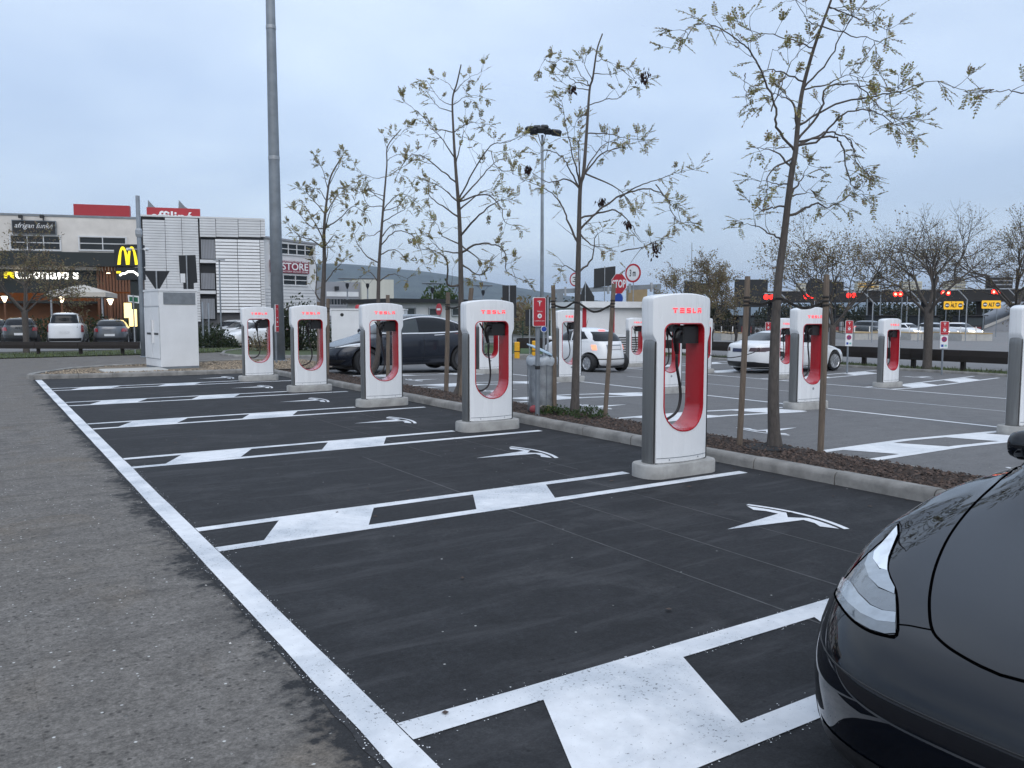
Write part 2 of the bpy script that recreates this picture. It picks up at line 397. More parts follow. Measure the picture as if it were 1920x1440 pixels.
# lot beyond the planting strip
R2Y = [2.3, 6.0, 9.85, 13.5, 17.3, 21.0]
for y in R2Y:
    hline('bay_line', y+.32, .12, 8.55, 13.18, PAINT2, lot); hline('bay_line', y-.36, .12, 8.55, 12.3, PAINT2, lot)
    for xa in (8.85, 11.1):
        sheet('bay_block', [(xa+.3, y-.302), (xa+1.35, y-.302), (xa+1.05, y+.262), (xa, y+.262)], .0135, PAINT2, lot)
for y in (4.1, 7.9, 11.7, 15.4, 19.1, 22.8): emblem(9.2, y, .95, PAINT2, lot, -1)
vline('bay_end_line', 13.26, .13, 1, 23.5, PAINT2, lot)
vline('lane_line', 16.35, .09, 7.6, 19, PAINTF, lot)
vline('bay_end_line', 19.95, .13, 5, 26, PAINT2, lot)
for y in (9.1, 12.75, 16.3, 19.9, 23.4):
    hline('bay_line', y, .12, 20.05, 27.6, PAINT2, lot, y2=y+1.15); hline('bay_line', y+.78, .12, 20.05, 27.6, PAINT2, lot, y2=y+1.95)
    for xa in (21.4, 24.6):
        k = (xa-20.05)*.153
        sheet('bay_block', [(xa, y+k+.07), (xa+1.6, y+k+.30), (xa+2.0, y+k+1.0), (xa+.4, y+k+.77)], .0135, PAINT2, lot)
for y in (11.9, 15.4): emblem(25.4, y, 1.1, PAINT2, lot, -1)

# ---------------------------------------------------------------- kerbs, planting strip, island
def kerb_run(name, pts, w=.16, hgt=.13, step=1.0, inside=1, mat=CONCD, dz=0):
    "parent: the concrete bed; children: kerb stones with a rounded upper outer edge"
    pts = [Vector((x, y, 0)) for x, y in pts]
    segs = []
    for a, b in zip(pts, pts[1:]):
        n = max(1, round((b-a).length/step)); segs += [(a.lerp(b, i/n), a.lerp(b, (i+1)/n)) for i in range(n)]
    bed = MB()
    for a, b in zip(pts, pts[1:]):
        t = (b-a).normalized(); q = Vector((-t.y, t.x, 0))*inside
        p0, p1 = a + q*.02, b + q*.02; c0, c1 = a + q*(w-.02), b + q*(w-.02)
        bed.add([(p.x, p.y, zg(p.x)+z+dz) for z in (-.05, hgt*.55) for p in (p0, p1, c1, c0)], [(0,1,2,3),(4,5,6,7),(0,1,5,4),(1,2,6,5),(2,3,7,6),(3,0,4,7)])
    o = tag(bed.build(name, mat), kind='structure')
    for i, (a, b) in enumerate(segs):
        t = (b-a).normalized(); q = Vector((-t.y, t.x, 0))*inside; g = min(.005, .1*(b-a).length)
        a2, b2 = a + t*g, b - t*g; j = random.uniform(-.005, .005); jz = random.uniform(-.004, .004)
        prof = [(0+j, -.06), (0+j, hgt-.05), (.012+j, hgt-.02), (.04+j, hgt), (w-.02+j, hgt), (w+j, hgt-.015), (w+j, -.06)]
        R = []
        for p in (a2, b2): R.append([((p+q*s).x, (p+q*s).y, zg(p.x)+z+jz+dz) for s, z in prof])
        MB().loft(R).build('kerb_stone', mat, o, auto=50)
    return o
kerb_run('kerb', [(6.955, y) for y in (-4, 2, 8, 14, 20, 24.0)], inside=-1)
kerb_run('island_kerb', [(6.95, 24.02), (4.6, 24.18), (2.2, 24.42), (1.55, 24.55), (1.2, 24.78), (1.05, 25.15), (1.15, 25.6), (1.5, 26.4), (2.2, 27.6), (3.4, 28.6), (6.5, 29.6), (10, 30.4)], inside=-1, step=.9)
kerb_run('edging_kerb', [(8.30, y) for y in (-4, 2, 8, 14, 20, 26)], w=.10, hgt=.045, inside=-1, mat=CONCD)
kerb_run('lot_kerb', [(28.35, y) for y in (-9, 0, 10, 20, 30)], w=.15, hgt=.10, inside=-1, mat=CONCD)
strip = sheet('planting_strip', [(7.11, -4), (8.305, -4), (8.305, 24.2), (7.11, 24.2)], .055, SOIL, kind='structure')
isl = sheet('gravel_island', [(7.0, 24.15), (4.6, 24.32), (2.25, 24.55), (1.62, 24.69), (1.34, 24.86), (1.2, 25.15), (1.3, 25.55), (1.63, 26.3), (2.3, 27.5), (3.45, 28.45), (6.5, 29.45), (9.9, 30.2), (9.9, 24.2)], .085, DIRT, kind='structure')
gverge = sheet('grass_verge', [(28.5, -9), (31.2, -9), (31.2, 40), (28.5, 30)], .03, GRASS, kind='structure')
MB().bbox(2.9, 4.55, 25.1, 26.4, .06, .13, .015).build('concrete_pad', CONCL, isl)
def scatter(name, area, n, size, mat, z, flat=.5, seed=1, label=None):
    rnd = random.Random(seed); vs, fs = [], []
    for i in range(n):
        x, y = area(rnd); s = size*rnd.uniform(.4, 1.3); a = rnd.uniform(0, 2*pi); k = rnd.uniform(.3, .9)
        dx, dy = cos(a)*s, sin(a)*s; z0 = zg(x) + z + rnd.uniform(-.2, .5)*size; hh = s*flat*rnd.uniform(.5, 1.6)
        b = len(vs)
        vs += [(x-dx, y-dy, z0 - hh*.3), (x-dy*k, y+dx*k, z0), (x+dx, y+dy, z0+hh*rnd.uniform(-.3, .6)), (x+dy*k, y-dx*k, z0), (x+dx*.2, y+dy*.2, z0+hh)]
        fs += [(b, b+3, b+4), (b+3, b+2, b+4), (b+2, b+1, b+4), (b+1, b, b+4)]
    me = bpy.data.meshes.new(name); me.from_pydata(vs, [], fs)
    o = obj(name, me, mat); tag(o, label, name.replace('_', ' '), kind='stuff'); return o
def a_strip(r):
    y = 2.5 + 21.5*(r.random()**1.9); return r.uniform(7.13, 8.29), y
scatter('bark_mulch', a_strip, 16000, .026, CHIP, .062, .45, 3, 'dark brown bark mulch covering the planting strip between kerb and lot')
def a_isl(r):
    while True:
        x, y = r.uniform(1.4, 9.5), r.uniform(24.4, 29.5)
        if y > 24.95 - .1*x and y < 25.8 + 1.25*(x-1.4) and y < 28.2+.22*(x-3) and not (2.85 < x < 5.7 and 25.05 < y < 28): return x, y
scatter('loose_gravel', a_isl, 4200, .04, PEB, .09, .6, 4, 'loose tan gravel on the kerbed island beside the white cabinet')
def a_grit(r): return r.uniform(-6, 1.2), 1.2 + 14*r.random()**1.6
scatter('asphalt_grit', a_grit, 900, .007, M('pale_grit', (.42, .41, .39), .8, 0, .3, 5, island=.6), .006, .6, 5, 'pale grit scattered over the old asphalt lane')
def a_spray(r):
    if r.random() < .6: return (r.choice((1.20, 1.35)) + r.gauss(0, .022), .8 + 9*r.random()**1.5)
    y = r.choice((2.95, 2.805, 2.21, 2.06, 5.87, 6.63)); return 1.35 + 3.6*r.random(), y + r.gauss(0, .016)
scatter('fallen_leaves', lambda r: (r.uniform(1.5, 8.2) if r.random() < .5 else r.uniform(6.3, 8.2), 1.5+16*r.random()), 150, .022, CHIP, .013, .15, 12, 'dry brown leaves fallen on the fresh asphalt and strip')
scatter('paint_overspray', a_spray, 2600, .0042, SPECK, .0125, .12, 9, 'white paint specks spattered along the edges of the painted lines')
# verge with grass in front of the service road
verge = sheet('roadside_verge', [(-60, 33.4), (-10, 36.2), (6, 38.2), (12, 40.2), (12.5, 43.5), (7, 42.8), (-10, 40.8), (-60, 38.5)], .03, GRASS, kind='structure')
def grass(name, poly_f, n, hgt, label, seed, z=.03):
    rnd = random.Random(seed); vs, fs = [], []
    for i in range(n):
        x, y = poly_f(rnd); a = rnd.uniform(0, 2*pi); w = hgt*.12*rnd.uniform(.6, 1.4); hh = hgt*rnd.uniform(.3, 1.2); l = rnd.uniform(-.6, .6)*hh
        b = len(vs); z0 = zg(x) + z
        vs += [(x-cos(a)*w, y-sin(a)*w, z0-.01), (x+cos(a)*w, y+sin(a)*w, z0-.01), (x-sin(a)*l, y+cos(a)*l, z0+hh)]
        fs.append((b, b+1, b+2))
    me = bpy.data.meshes.new(name); me.from_pydata(vs, [], fs)
    return tag(obj(name, me, GRASSB), label, 'grass', kind='stuff')
GRASSB = M('grass_blades', (.075, .098, .032), .8, 0, .3, 5, 0, island=.5)
grass('roadside_grass', lambda r: (lambda x: (x, r.uniform(36.9 + .11*x, 41.2 + .11*x)))(r.uniform(-22, 11)), 9000, .10, 'short grass on the verge below the left guardrail', 6)
grass('lot_edge_grass', lambda r: (r.uniform(28.6, 31), r.uniform(4, 33)), 7000, .11, 'ragged grass along the guardrail beyond the lot', 7)
# ================================================================ charging posts
def star(poly, c, th):
    "distance from c to the polygon in direction th"
    d = (cos(th), sin(th)); best = 0
    for (x1, y1), (x2, y2) in zip(poly, poly[1:] + poly[:1]):
        ex, ey = x2-x1, y2-y1; den = d[0]*ey - d[1]*ex
        if abs(den) < 1e-12: continue
        t = ((x1-c[0])*ey - (y1-c[1])*ex)/den; u = ((x1-c[0])*d[1] - (y1-c[1])*d[0])/den
        if t > 0 and -1e-9 <= u <= 1+1e-9: best = max(best, t)
    return best
HB, HT = .14, 1.87
outer = [(-.355, HB), (.355, HB), (.355, 1.34), (.358, 1.37), (.368, 1.40), (.385, 1.43), (.398, 1.455), (.402, 1.49), (.402, 1.795), (.398, 1.815), (.385, 1.832)]
outer += [(x_, 1.832 + .04*(1-(x_/.385)**2)) for x_ in (.33, .25, .17, .09, 0, -.09, -.17, -.25, -.33)]
outer += [(-a, b) for a, b in reversed(outer[2:11])]
slot = rrect(.54, 1.09, (.255, .075, .075, .255), 8, 0, 1.015)
EDGE, SAG = .085, .072
def fy(x): return EDGE + SAG*(1-(min(1, abs(x)/.402))**2)
CC = (0, 1.0)
angs = sorted({round(atan2(y-CC[1], x-CC[0]), 6) for x, y in outer+slot} | {round(-pi + 2*pi*k/72, 6) for k in range(72)})
OU = [(CC[0]+cos(a)*star(outer, CC, a), CC[1]+sin(a)*star(outer, CC, a)) for a in angs]
IN = [(CC[0]+cos(a)*star(slot, CC, a), CC[1]+sin(a)*star(slot, CC, a)) for a in angs]
def shell():
    rings = []; K = 6
    for s in (-1, 1):
        seq = []
        for k in range(K+1):
            t = k/K; r = []
            for (ox, oz), (ix, iz) in zip(OU, IN):
                x = ix+(ox-ix)*t; z = iz+(oz-iz)*t; y = fy(x)
                if k == K: y -= .016          # softened outer edge
                r.append((x if k < K else x, s*y, z))
            seq.append(r)
            if k == K-1:                       # extra ring close to the edge
                seq.append([(ix+(ox-ix)*.965, s*(fy(ix+(ox-ix)*.965)-.002), iz+(oz-iz)*.965) for (ox, oz), (ix, iz) in zip(OU, IN)])
        rings.append(seq)
    return MB().loft(rings[0] + list(reversed(rings[1])), cap=False)
def liner():
    I2 = [(x, z) for x, z in IN]
    off = []
    n = len(I2)
    for i in range(n):
        a, b = Vector(I2[i-1]), Vector(I2[(i+1) % n]); t = (b-a); nrm = Vector((t.y, -t.x)).normalized()
        off.append((I2[i][0]+nrm.x*.011, I2[i][1]+nrm.y*.011))
    R = []
    for q, dy in ((off, .001), (off, .005), (I2, .006)): R.append([(x, -(fy(x)+dy), z) for x, z in q])
    ins = [(x*.985, 1.015+(z-1.015)*.993) for x, z in I2]
    R.append([(x, -(fy(x)-.006), z) for x, z in ins]); R.append([(x, fy(x)-.006, z) for x, z in ins])
    for q, dy in ((I2, .006), (off, .005), (off, .001)): R.append([(x, fy(x)+dy, z) for x, z in q])
    return MB().loft(R, cap=False)
def letter(ch, x0, w, h, z0):
    "strokes of one glyph as boxes that follow the curved face"
    t = h*.24; S = []
    if ch == 'T': S = [(0, w, h-t, h), (w*.36, w*.64, 0, h-t*1.5)]
    if ch == 'E': S = [(0, w, h-t, h), (0, w, (h-t)/2, (h+t)/2), (0, w, 0, t)]
    if ch == 'S': S = [(0, w, h-t, h), (0, w*.26, h/2-t/2, h-t), (0, w, h/2-t/2, h/2+t/2), (w*.74, w, t, h/2-t/2), (0, w, 0, t)]
    if ch == 'L': S = [(0, w*.26, t, h), (0, w, 0, t)]
    if ch == 'A': S = [(0, w, h-t, h), (0, w*.26, 0, h*.58), (w*.74, w, 0, h*.58), (w*.26, w*.74, h*.34, h*.58)]
    m = MB()
    for a, b, c, d in S:
        a += x0; b += x0
        m.add([(a, -fy(a)-.0, z0+c), (b, -fy(b)-.0, z0+c), (b, -fy(b)-.0, z0+d), (a, -fy(a)-.0, z0+d),
               (a, -fy(a)-.004, z0+c), (b, -fy(b)-.004, z0+c), (b, -fy(b)-.004, z0+d), (a, -fy(a)-.004, z0+d)],
              [(4,5,6,7),(0,1,5,4),(1,2,6,5),(2,3,7,6),(3,0,4,7)])
    return m
def make_charger():
    t = thing('charging_post', 'x', 'charging post')
    R = []
    for z, k in ((0, 0), (HB-.02, 0), (HB-.004, -.006), (HB, -.022)):
        R.append([(x, y, z) for x, y in rrect(.98+2*k, .42+2*k, .17, 6)])
    MB().loft(R).build('concrete_base', CONC, t, auto=40)
    b = shell().build('body', WHITE, t, auto=38)
    MB().box(-.352, .352, -.098, .098, HB, HB+.012).build('base_gasket', BLK, t)
    for s in (-1, 1):
        prof = [(.300, -.096), (.378, -.084), (.387, -.05), (.389, 0), (.387, .05), (.378, .084), (.300, .096)]
        R = []
        for z, k in ((HB+.004, 0), (1.30, 0), (1.36, .008), (1.405, .03), (1.425, .055)):
            R.append([(s*(x-k*.6), y*(1-k*1.1), z) for x, y in prof])
        MB().loft(R).build('side_panel', STEEL, t, auto=45)
        MB().tube([(s*.366, -.094, HB+.01), (s*.366, -.094, 1.35), (s*.360, -.090, 1.39)], .0045, 5).build('panel_seal', BLK, t)
    liner().build('slot_liner', RED, t, auto=50)
    # bottom access strip with bolts, emblem on the liner
    n = 14; m = MB()
    up = [(-.345+.69*i/n) for i in range(n+1)]
    m.loft([[(x, -fy(x)-.0015, HB+.055+.0) for x in up], [(x, -fy(x)-.0015, HB+.062) for x in up]], cap=False, closed=False)
    m.build('seam_line', GALVD, t)
    for x in (-.2, .2): MB().lathe([(.008, 0), (.008, -.004), (.0, -.005)], 8, (x, -fy(x), HB+.04), 'y').build('bolt', GALV, t)
    # holster, plug and cable
    h = MB().bbox(.035, .262, -.07, .10, 1.36, 1.545, .012).build('plug_holster', BLK, t)
    pl = MB().tube(catmull([(.06, -.03, 1.47), (.0, -.045, 1.485), (-.035, -.05, 1.46), (-.045, -.045, 1.39), (-.02, -.03, 1.30), (-.012, -.028, 1.25)], 4),
                   [.03]*4 + [.034]*8 + [.027]*6 + [.02]*3, 10).build('plug', BLK, t, smooth=True)
    MB().tube(catmull([(-.012, -.028, 1.26), (.0, -.02, 1.13), (.045, -.01, .95), (.065, .0, .80), (.03, .0, .67), (-.05, .01, .60), (-.15, .02, .575), (-.225, .04, .60), (-.262, .07, .68)], 6), .0145, 8).build('cable', RUB, t, smooth=True)
    MB().tube(catmull([(.05, .06, 1.40), (-.03, .05, 1.44), (-.10, .05, 1.535)], 4), .012, 8).build('cable_feed', RUB, t, smooth=True)
    wd = [.058, .058, .058, .048, .058]; gap = .030; tot = sum(wd) + 4*gap; x = -tot/2 + .012
    for ch, w in zip('TESLA', wd):
        letter(ch, x, w, .050, 1.672).build('letter', GLOW, t); x += w + gap
    return t
F1 = 'front row of charging posts on the fresh asphalt'; F2 = 'middle row of charging posts in the grey lot'; F3 = 'far row of charging posts in the grey lot'
post0 = make_charger(); first = [True]
def post(x, y, label, rz=0, grp='charging posts', z=None):
    o = post0 if first[0] else copy_tree(post0); first[0] = False
    if grp == F2: MB().lathe([(.024, 0), (.024, -.003), (0, -.0032)], 14, (.0, -fy(0)+.0, .385), 'y').build('round_label', GALV, o)
    for c in o.children:
        if c.name.startswith('cable') and not c.name.startswith('cable_f'): c.scale = (random.uniform(.7, 1.15), random.uniform(.6, 1.3), random.uniform(.985, 1.01))
    o.location = (x, y, zg(x) + .006 if z is None else z); o.rotation_euler = (0, 0, rz); o['label'] = label; o['group'] = grp
    return o
F1 = 'front row of charging posts on the fresh asphalt'; F2 = 'middle row of charging posts in the grey lot'; F3 = 'far row of charging posts in the grey lot'
post(6.08, 6.30, 'large white charging post with red slot, nearest one of the front row', 0, F1)
post(6.18, 10.24, 'white charging post with red slot, second nearest of the front row', 0, F1)
post(6.20, 14.02, 'white charging post in the front row standing before the dark parked car', 0, F1)
post(6.08, 17.62, 'white charging post, second from the far end of the front row', 0, F1)
post(5.98, 21.18, 'farthest white charging post of the front row, before the tall light pole', 0, F1)
post(12.80, 6.05, 'white charging post cut by the right picture edge above the black car', 0, F2)
post(12.85, 9.90, 'white charging post in the grey lot between leaning tree and wooden stake', 0, F2)
post(12.85, 13.60, 'white charging post seen through the slot of the nearest post', 0, F2)
post(12.95, 17.40, 'white charging post behind the staked tree and beside the small white car', 0, F2)
post(12.75, 21.1, 'white charging post at the tail of the dark parked car', 0, F2)
post(20.9, 13.45, 'lone white charging post before the guardrail at the far right', 0, F3)
post(20.9, 17.0, 'white charging post just right of the trunk, beside the white saloon', 0, F3)
post(20.6, 20.1, 'white charging post behind the nearest post, cabled to the white saloon', 0, F3)
post(21.2, 24.2, 'white charging post right of the small white hatchback, before a louvred box', 0, F3)
# charging cable hanging from the far post towards the saloon
# ================================================================ trees
BARK = M('grey_bark', (.088, .076, .068), .9, 0, .35, 14, .6, stretch=(3, 3, .7))
BARKD = M('dark_twig_bark', (.050, .040, .035), .9, 0, .3, 10, 0)
def leafmat(name, stops, rough=.6):
    m, nt, bs = newmat(name); g = nt.nodes.new('ShaderNodeNewGeometry')
    c = ramp(nt, g.outputs['Random Per Island'], stops)
    c = mix(nt, 1., c, ramp(nt, noise(nt, coords(nt), 1.3, 3), [(.3, .75), (.7, 1.25)]), 'MULTIPLY')
    nt.links.new(c, bs.inputs['Base Color']); bs.inputs['Roughness'].default_value = rough
    tr = nt.nodes.new('ShaderNodeBsdfTranslucent'); nt.links.new(c, tr.inputs[0])
    ms = nt.nodes.new('ShaderNodeMixShader'); ms.inputs[0].default_value = .5
    nt.links.new(bs.outputs[0], ms.inputs[1]); nt.links.new(tr.outputs[0], ms.inputs[2])
    nt.links.new(ms.outputs[0], nt.nodes['Material Output'].inputs[0]); return m
LEAFA = leafmat('olive_yellow_leaves', [(0, (.20, .21, .065)), (.35, (.31, .29, .105)), (.65, (.37, .30, .14)), (.85, (.27, .185, .115)), (1, (.13, .085, .06))])
LEAFB = leafmat('brown_autumn_leaves', [(0, (.13, .12, .06)), (.4, (.23, .185, .11)), (.75, (.19, .125, .08)), (1, (.25, .24, .11))])
PODS = leafmat('dark_dry_pods', [(0, (.022, .010, .010)), (1, (.055, .022, .018))])
def leaflet(vs, fs, p, d, nrm, l, w):
    s = d.cross(nrm).normalized() * w; b = len(vs)
    vs += [p, p + d*(l*.5) + s + nrm*(l*.06), p + d*l, p + d*(l*.5) - s + nrm*(l*.06)]
    fs.append((b, b+1, b+2, b+3))
def rv(r): return Vector((r.uniform(-1, 1), r.uniform(-1, 1), r.uniform(-1, 1)))
def pinnate(vs, fs, tv, p, d, L, r, n=9, sz=.042):
    sz *= 1.0
    "a feathered leaf: a drooping stalk with paired leaflets"
    d = d.normalized(); sd_ = d.cross(Vector((0, 0, 1)))
    if sd_.length < .1: sd_ = Vector((1, 0, 0))
    sd_.normalize(); up = sd_.cross(d).normalized(); pts = []
    for i in range(6):
        t = i/5; pts.append(p + d*(L*t) - Vector((0, 0, 1))*(L*.07*t*t))
    tv.append((pts[::2] + [pts[-1]], .0022))
    for i in range(n):
        t = .18 + .82*i/(n-1); k = min(4, int(t*5)); q = pts[k].lerp(pts[k+1], t*5-k); tg = (pts[k+1]-pts[k]).normalized()
        for s in ((1, -1) if i < n-1 else (0,)):
            if r.random() < .12: continue
            dd = (tg*.55 + sd_*s*.85 + rv(r)*.22).normalized() if s else tg
            leaflet(vs, fs, q, dd, (up + rv(r)*.5).normalized(), sz*r.uniform(.7, 1.2), sz*.24*r.uniform(.8, 1.3))
def finish_tree(root, trunk, tubes, twigs, lv, lf, lmat, pods=None):
    trunk.build('trunk', BARK, root, smooth=True)
    m = MB()
    for pts, rs in tubes: m.tube(pts, rs, 6, cap=False)
    m.build('branches', BARK, root, smooth=True)['kind'] = 'stuff'
    m = MB()
    for pts, rs in twigs: m.tube(pts, rs, 3, cap=False)
    if m.v: m.build('twigs', BARKD, root)['kind'] = 'stuff'
    me = bpy.data.meshes.new('leaves'); me.from_pydata([tuple(v) for v in lv], [], lf); obj('leaves', me, lmat, root)['kind'] = 'stuff'
    if pods:
        me = bpy.data.meshes.new('seed_pods'); me.from_pydata([tuple(v) for v in pods[0]], [], pods[1]); obj('seed_pods', me, PODS, root)['kind'] = 'stuff'
def traced_tree(label, base, F, trunk_px, r0, branches, seed, zo=(1, 0, 0), dens=1.0, sz=.042, pods=(), lean=.75):
    """young street tree: trunk and limbs laid out in the tree's own upright plane, each limb then bent out of that plane"""
    k_, ox, oy = zo; r = random.Random(seed)
    px = lambda q: (q[0]/k_ + ox, q[1]/k_ + oy)
    root = thing('locust_tree', label, 'tree', base, -YAW, 'young trees in the planting strip')
    inv = Matrix.Rotation(YAW, 3, 'Z')
    loc = lambda q: inv @ (at(*px(q), F) - Vector(base))
    T = [Vector((0, 0, -.1))] + [Vector((v.x, .06*sin(i*1.3), v.z)) for i, v in enumerate([loc(q) for q in trunk_px])]
    T = catmull(T, 5); H = T[-1].z
    rad = lambda z: max(.007, r0*(1 - .86*min(1, max(0, z)/H)**.8) * (1.22 if z < .1 else 1))
    tm = MB().tube(T, [rad(p.z) for p in T], 10)
    tubes, twigs, lv, lf = [], [], [], []; pv, pf = [], []
    def cluster(p, d, n, L):
        for _ in range(n):
            dd = (d*.5 + rv(r)*.9).normalized()
            tl = L*r.uniform(.15, .7); e = p + dd*tl
            twigs.append(([p, p.lerp(e, .5) + rv(r)*.01, e], [.004, .003, .002]))
            for _ in range(r.choice((1, 2, 2, 3))):
                pinnate(lv, lf, twigs, e, (dd + rv(r)*.9 + Vector((0, 0, .12))).normalized(), L*r.uniform(.45, .85), r, 8, sz)
    for bi, br in enumerate(branches):
        P = [loc(q) for q in br]; L = sum((b-a).length for a, b in zip(P, P[1:]))
        near = min(T, key=lambda t: (t - P[0]).length)
        sl = r.uniform(-1, 1)*lean; cv = r.uniform(-.5, .5)
        on = (near - P[0]).length < .35
        s0 = 0.0; Q = []
        y0 = near.y if on else near.y + (P[0]-near).length*sl*.5
        for i, p in enumerate(P):
            if i: s0 += (p - P[i-1]).length
            t = s0/max(L, .01); Q.append(Vector((p.x, y0 + s0*sl*.8 + cv*L*.3*sin(pi*t), p.z)))
        if on: Q[0] = near.copy()
        C = catmull(Q, 5); n = len(C)
        rb = min(rad(P[0].z)*.5, .008 + .0135*L)
        if not on: rb *= .7
        rs = [max(.0035, rb*(1 - .86*i/(n-1))) for i in range(n)]
        C = [c + rv(r)*.012 for c in C[:-1]] + [C[-1]]; C[0] = Q[0]
        tubes.append((C, rs))
        ncl = max(2, int(L/.21*dens))
        for j in range(ncl):
            t = 1 - .62*(j/ncl)**1.0 if j else 1.0
            i = min(n-1, int(t*(n-1))); d = (C[i] - C[max(0, i-2)]).normalized()
            cluster(C[i] + rv(r)*.02, d, r.choice((1, 1, 2, 2)) if t < .95 else 4, .25)
        for j in range(int(L*2)):            # short bare side twigs
            i = r.randrange(1, n-1); d = ((C[i+1]-C[i]).normalized()*.6 + rv(r)*.9).normalized(); l = r.uniform(.15, .45)
            e = C[i] + d*l; twigs.append(([C[i], C[i] + d*l*.5 + rv(r)*.02, e], [.006, .004, .0022]))
            if r.random() < .65: cluster(e, d, 1, .24)
    for (u, v, s) in pods:
        c = loc((u, v)); c.y += r.uniform(-.3, .3); a = Vector((c.x, c.y, c.z + s*.6))
        twigs.append(([a, c], [.004, .003]))
        for _ in range(46):
            o = c + Vector((r.gauss(0, s*.45), r.gauss(0, s*.45), r.gauss(0, s*.45)))
            leaflet(pv, pf, o, (Vector((0, 0, -1)) + rv(r)*.7).normalized(), rv(r).normalized(), .075, .016)
    finish_tree(root, tm, tubes, twigs, lv, lf, LEAFA, (pv, pf) if pods else None)
    return root
Z3 = (2.5714, 1220, 0); Z2 = (2.4, 950, 0); Z1 = (2.4, 430, 0)
def gp(x, y, z=.06): return Vector((x, y, zg(x) + z))
traced_tree('tall leaning tree with dark trunk between two wooden stakes, largest in the picture', gp(8.12, 6.68), 9.95,
  [(600, 1900), (625, 1430), (660, 1100), (680, 850), (700, 730), (720, 600), (750, 420), (800, 220), (850, 60), (900, -80)], .078,
  [[(690,735),(600,620),(580,520),(510,400),(440,300),(370,255),(250,215),(180,220),(90,270)], [(720,670),(830,520),(850,420),(980,415),(1040,500),(1100,590),(1140,610)],
   [(840,430),(850,300),(910,170),(960,80),(970,0)], [(725,715),(800,680),(880,580),(1000,580),(1080,650),(1140,690)], [(730,700),(830,640),(900,630),(1000,660),(1060,750),(1150,790)],
   [(800,685),(880,650),(940,690),(980,800),(1020,880),(1080,910)], [(690,1050),(760,1000),(850,965),(920,980),(1050,910)], [(640,1180),(600,1120),(540,1080),(480,1060)],
   [(660,995),(600,995),(560,1005),(500,960)], [(830,620),(900,500),(1050,470),(1170,460),(1280,430),(1390,500)], [(770,410),(900,375),(980,330),(1050,350)], [(800,215),(700,185),(600,160),(500,150),(430,120)],
   [(830,120),(760,90),(690,10)], [(750,380),(640,330),(560,330),(520,420)], [(590,530),(640,400),(700,270),(770,200)], [(700,620),(690,500),(650,470),(600,440)], [(860,40),(940,30),(1010,5),(1120,10)],
   [(920,160),(1000,170),(1080,190),(1110,330)], [(670,830),(610,730),(530,700)], [(610,730),(580,830),(545,930)], [(675,930),(720,890),(760,840),(800,780)], [(665,900),(610,880),(560,860)], [(675,960),(740,930),(790,900)],
   [(960,80),(1040,130),(1110,160)], [(470,340),(460,380),(470,450)], [(980,415),(1060,420),(1150,440)]],
  21, Z3, 1.15)
traced_tree('slender tree behind the red sign and wire bin, hung with dark seed pods', gp(8.12, 10.72), 13.4,
  [(307, 1850), (318, 1440), (325, 1100), (330, 850), (345, 780), (360, 600), (375, 400), (388, 350), (405, 230), (430, 155)], .075,
  [[(375,390),(340,330),(300,250),(250,220)], [(375,390),(300,360),(240,320),(170,290)], [(380,365),(350,300),(340,280)], [(385,460),(450,440),(520,420),(580,340),(620,325)], [(400,340),(470,325),(550,295)],
   [(365,410),(300,380),(250,350)], [(370,580),(450,590),(540,600),(640,605)], [(340,820),(380,720),(440,640),(520,590)], [(330,840),(290,780),(250,710),(180,685),(150,700)], [(325,850),(270,810),(190,820),(120,770)],
   [(350,800),(420,700),(480,680),(580,650)], [(330,1050),(400,960),(480,900),(560,860),(650,850),(720,880),(750,940),(790,1000),(830,990)], [(500,900),(580,850),(660,830),(720,810),(790,800)],
   [(400,970),(460,945),(520,960),(570,1020),(600,1080)], [(330,1195),(390,1160),(410,1060),(440,1030)], [(318,1100),(280,1000),(250,920),(190,850),(80,795)], [(320,1195),(260,1195),(245,1215)],
   [(330,850),(300,740),(270,640),(240,480)], [(335,820),(330,650),(350,520)], [(420,800),(500,850),(560,930)], [(520,1130),(640,1100),(720,1060)], [(345,1030),(380,1100),(470,1120)], [(370,500),(330,520),(310,560)],
   [(650,850),(690,930),(720,960)], [(400,280),(430,265),(450,270)]],
  22, Z2, 1.0, pods=[(622,330,.11),(290,405,.07),(430,900,.09),(660,1118,.12),(540,1010,.07),(100,750,.06)])
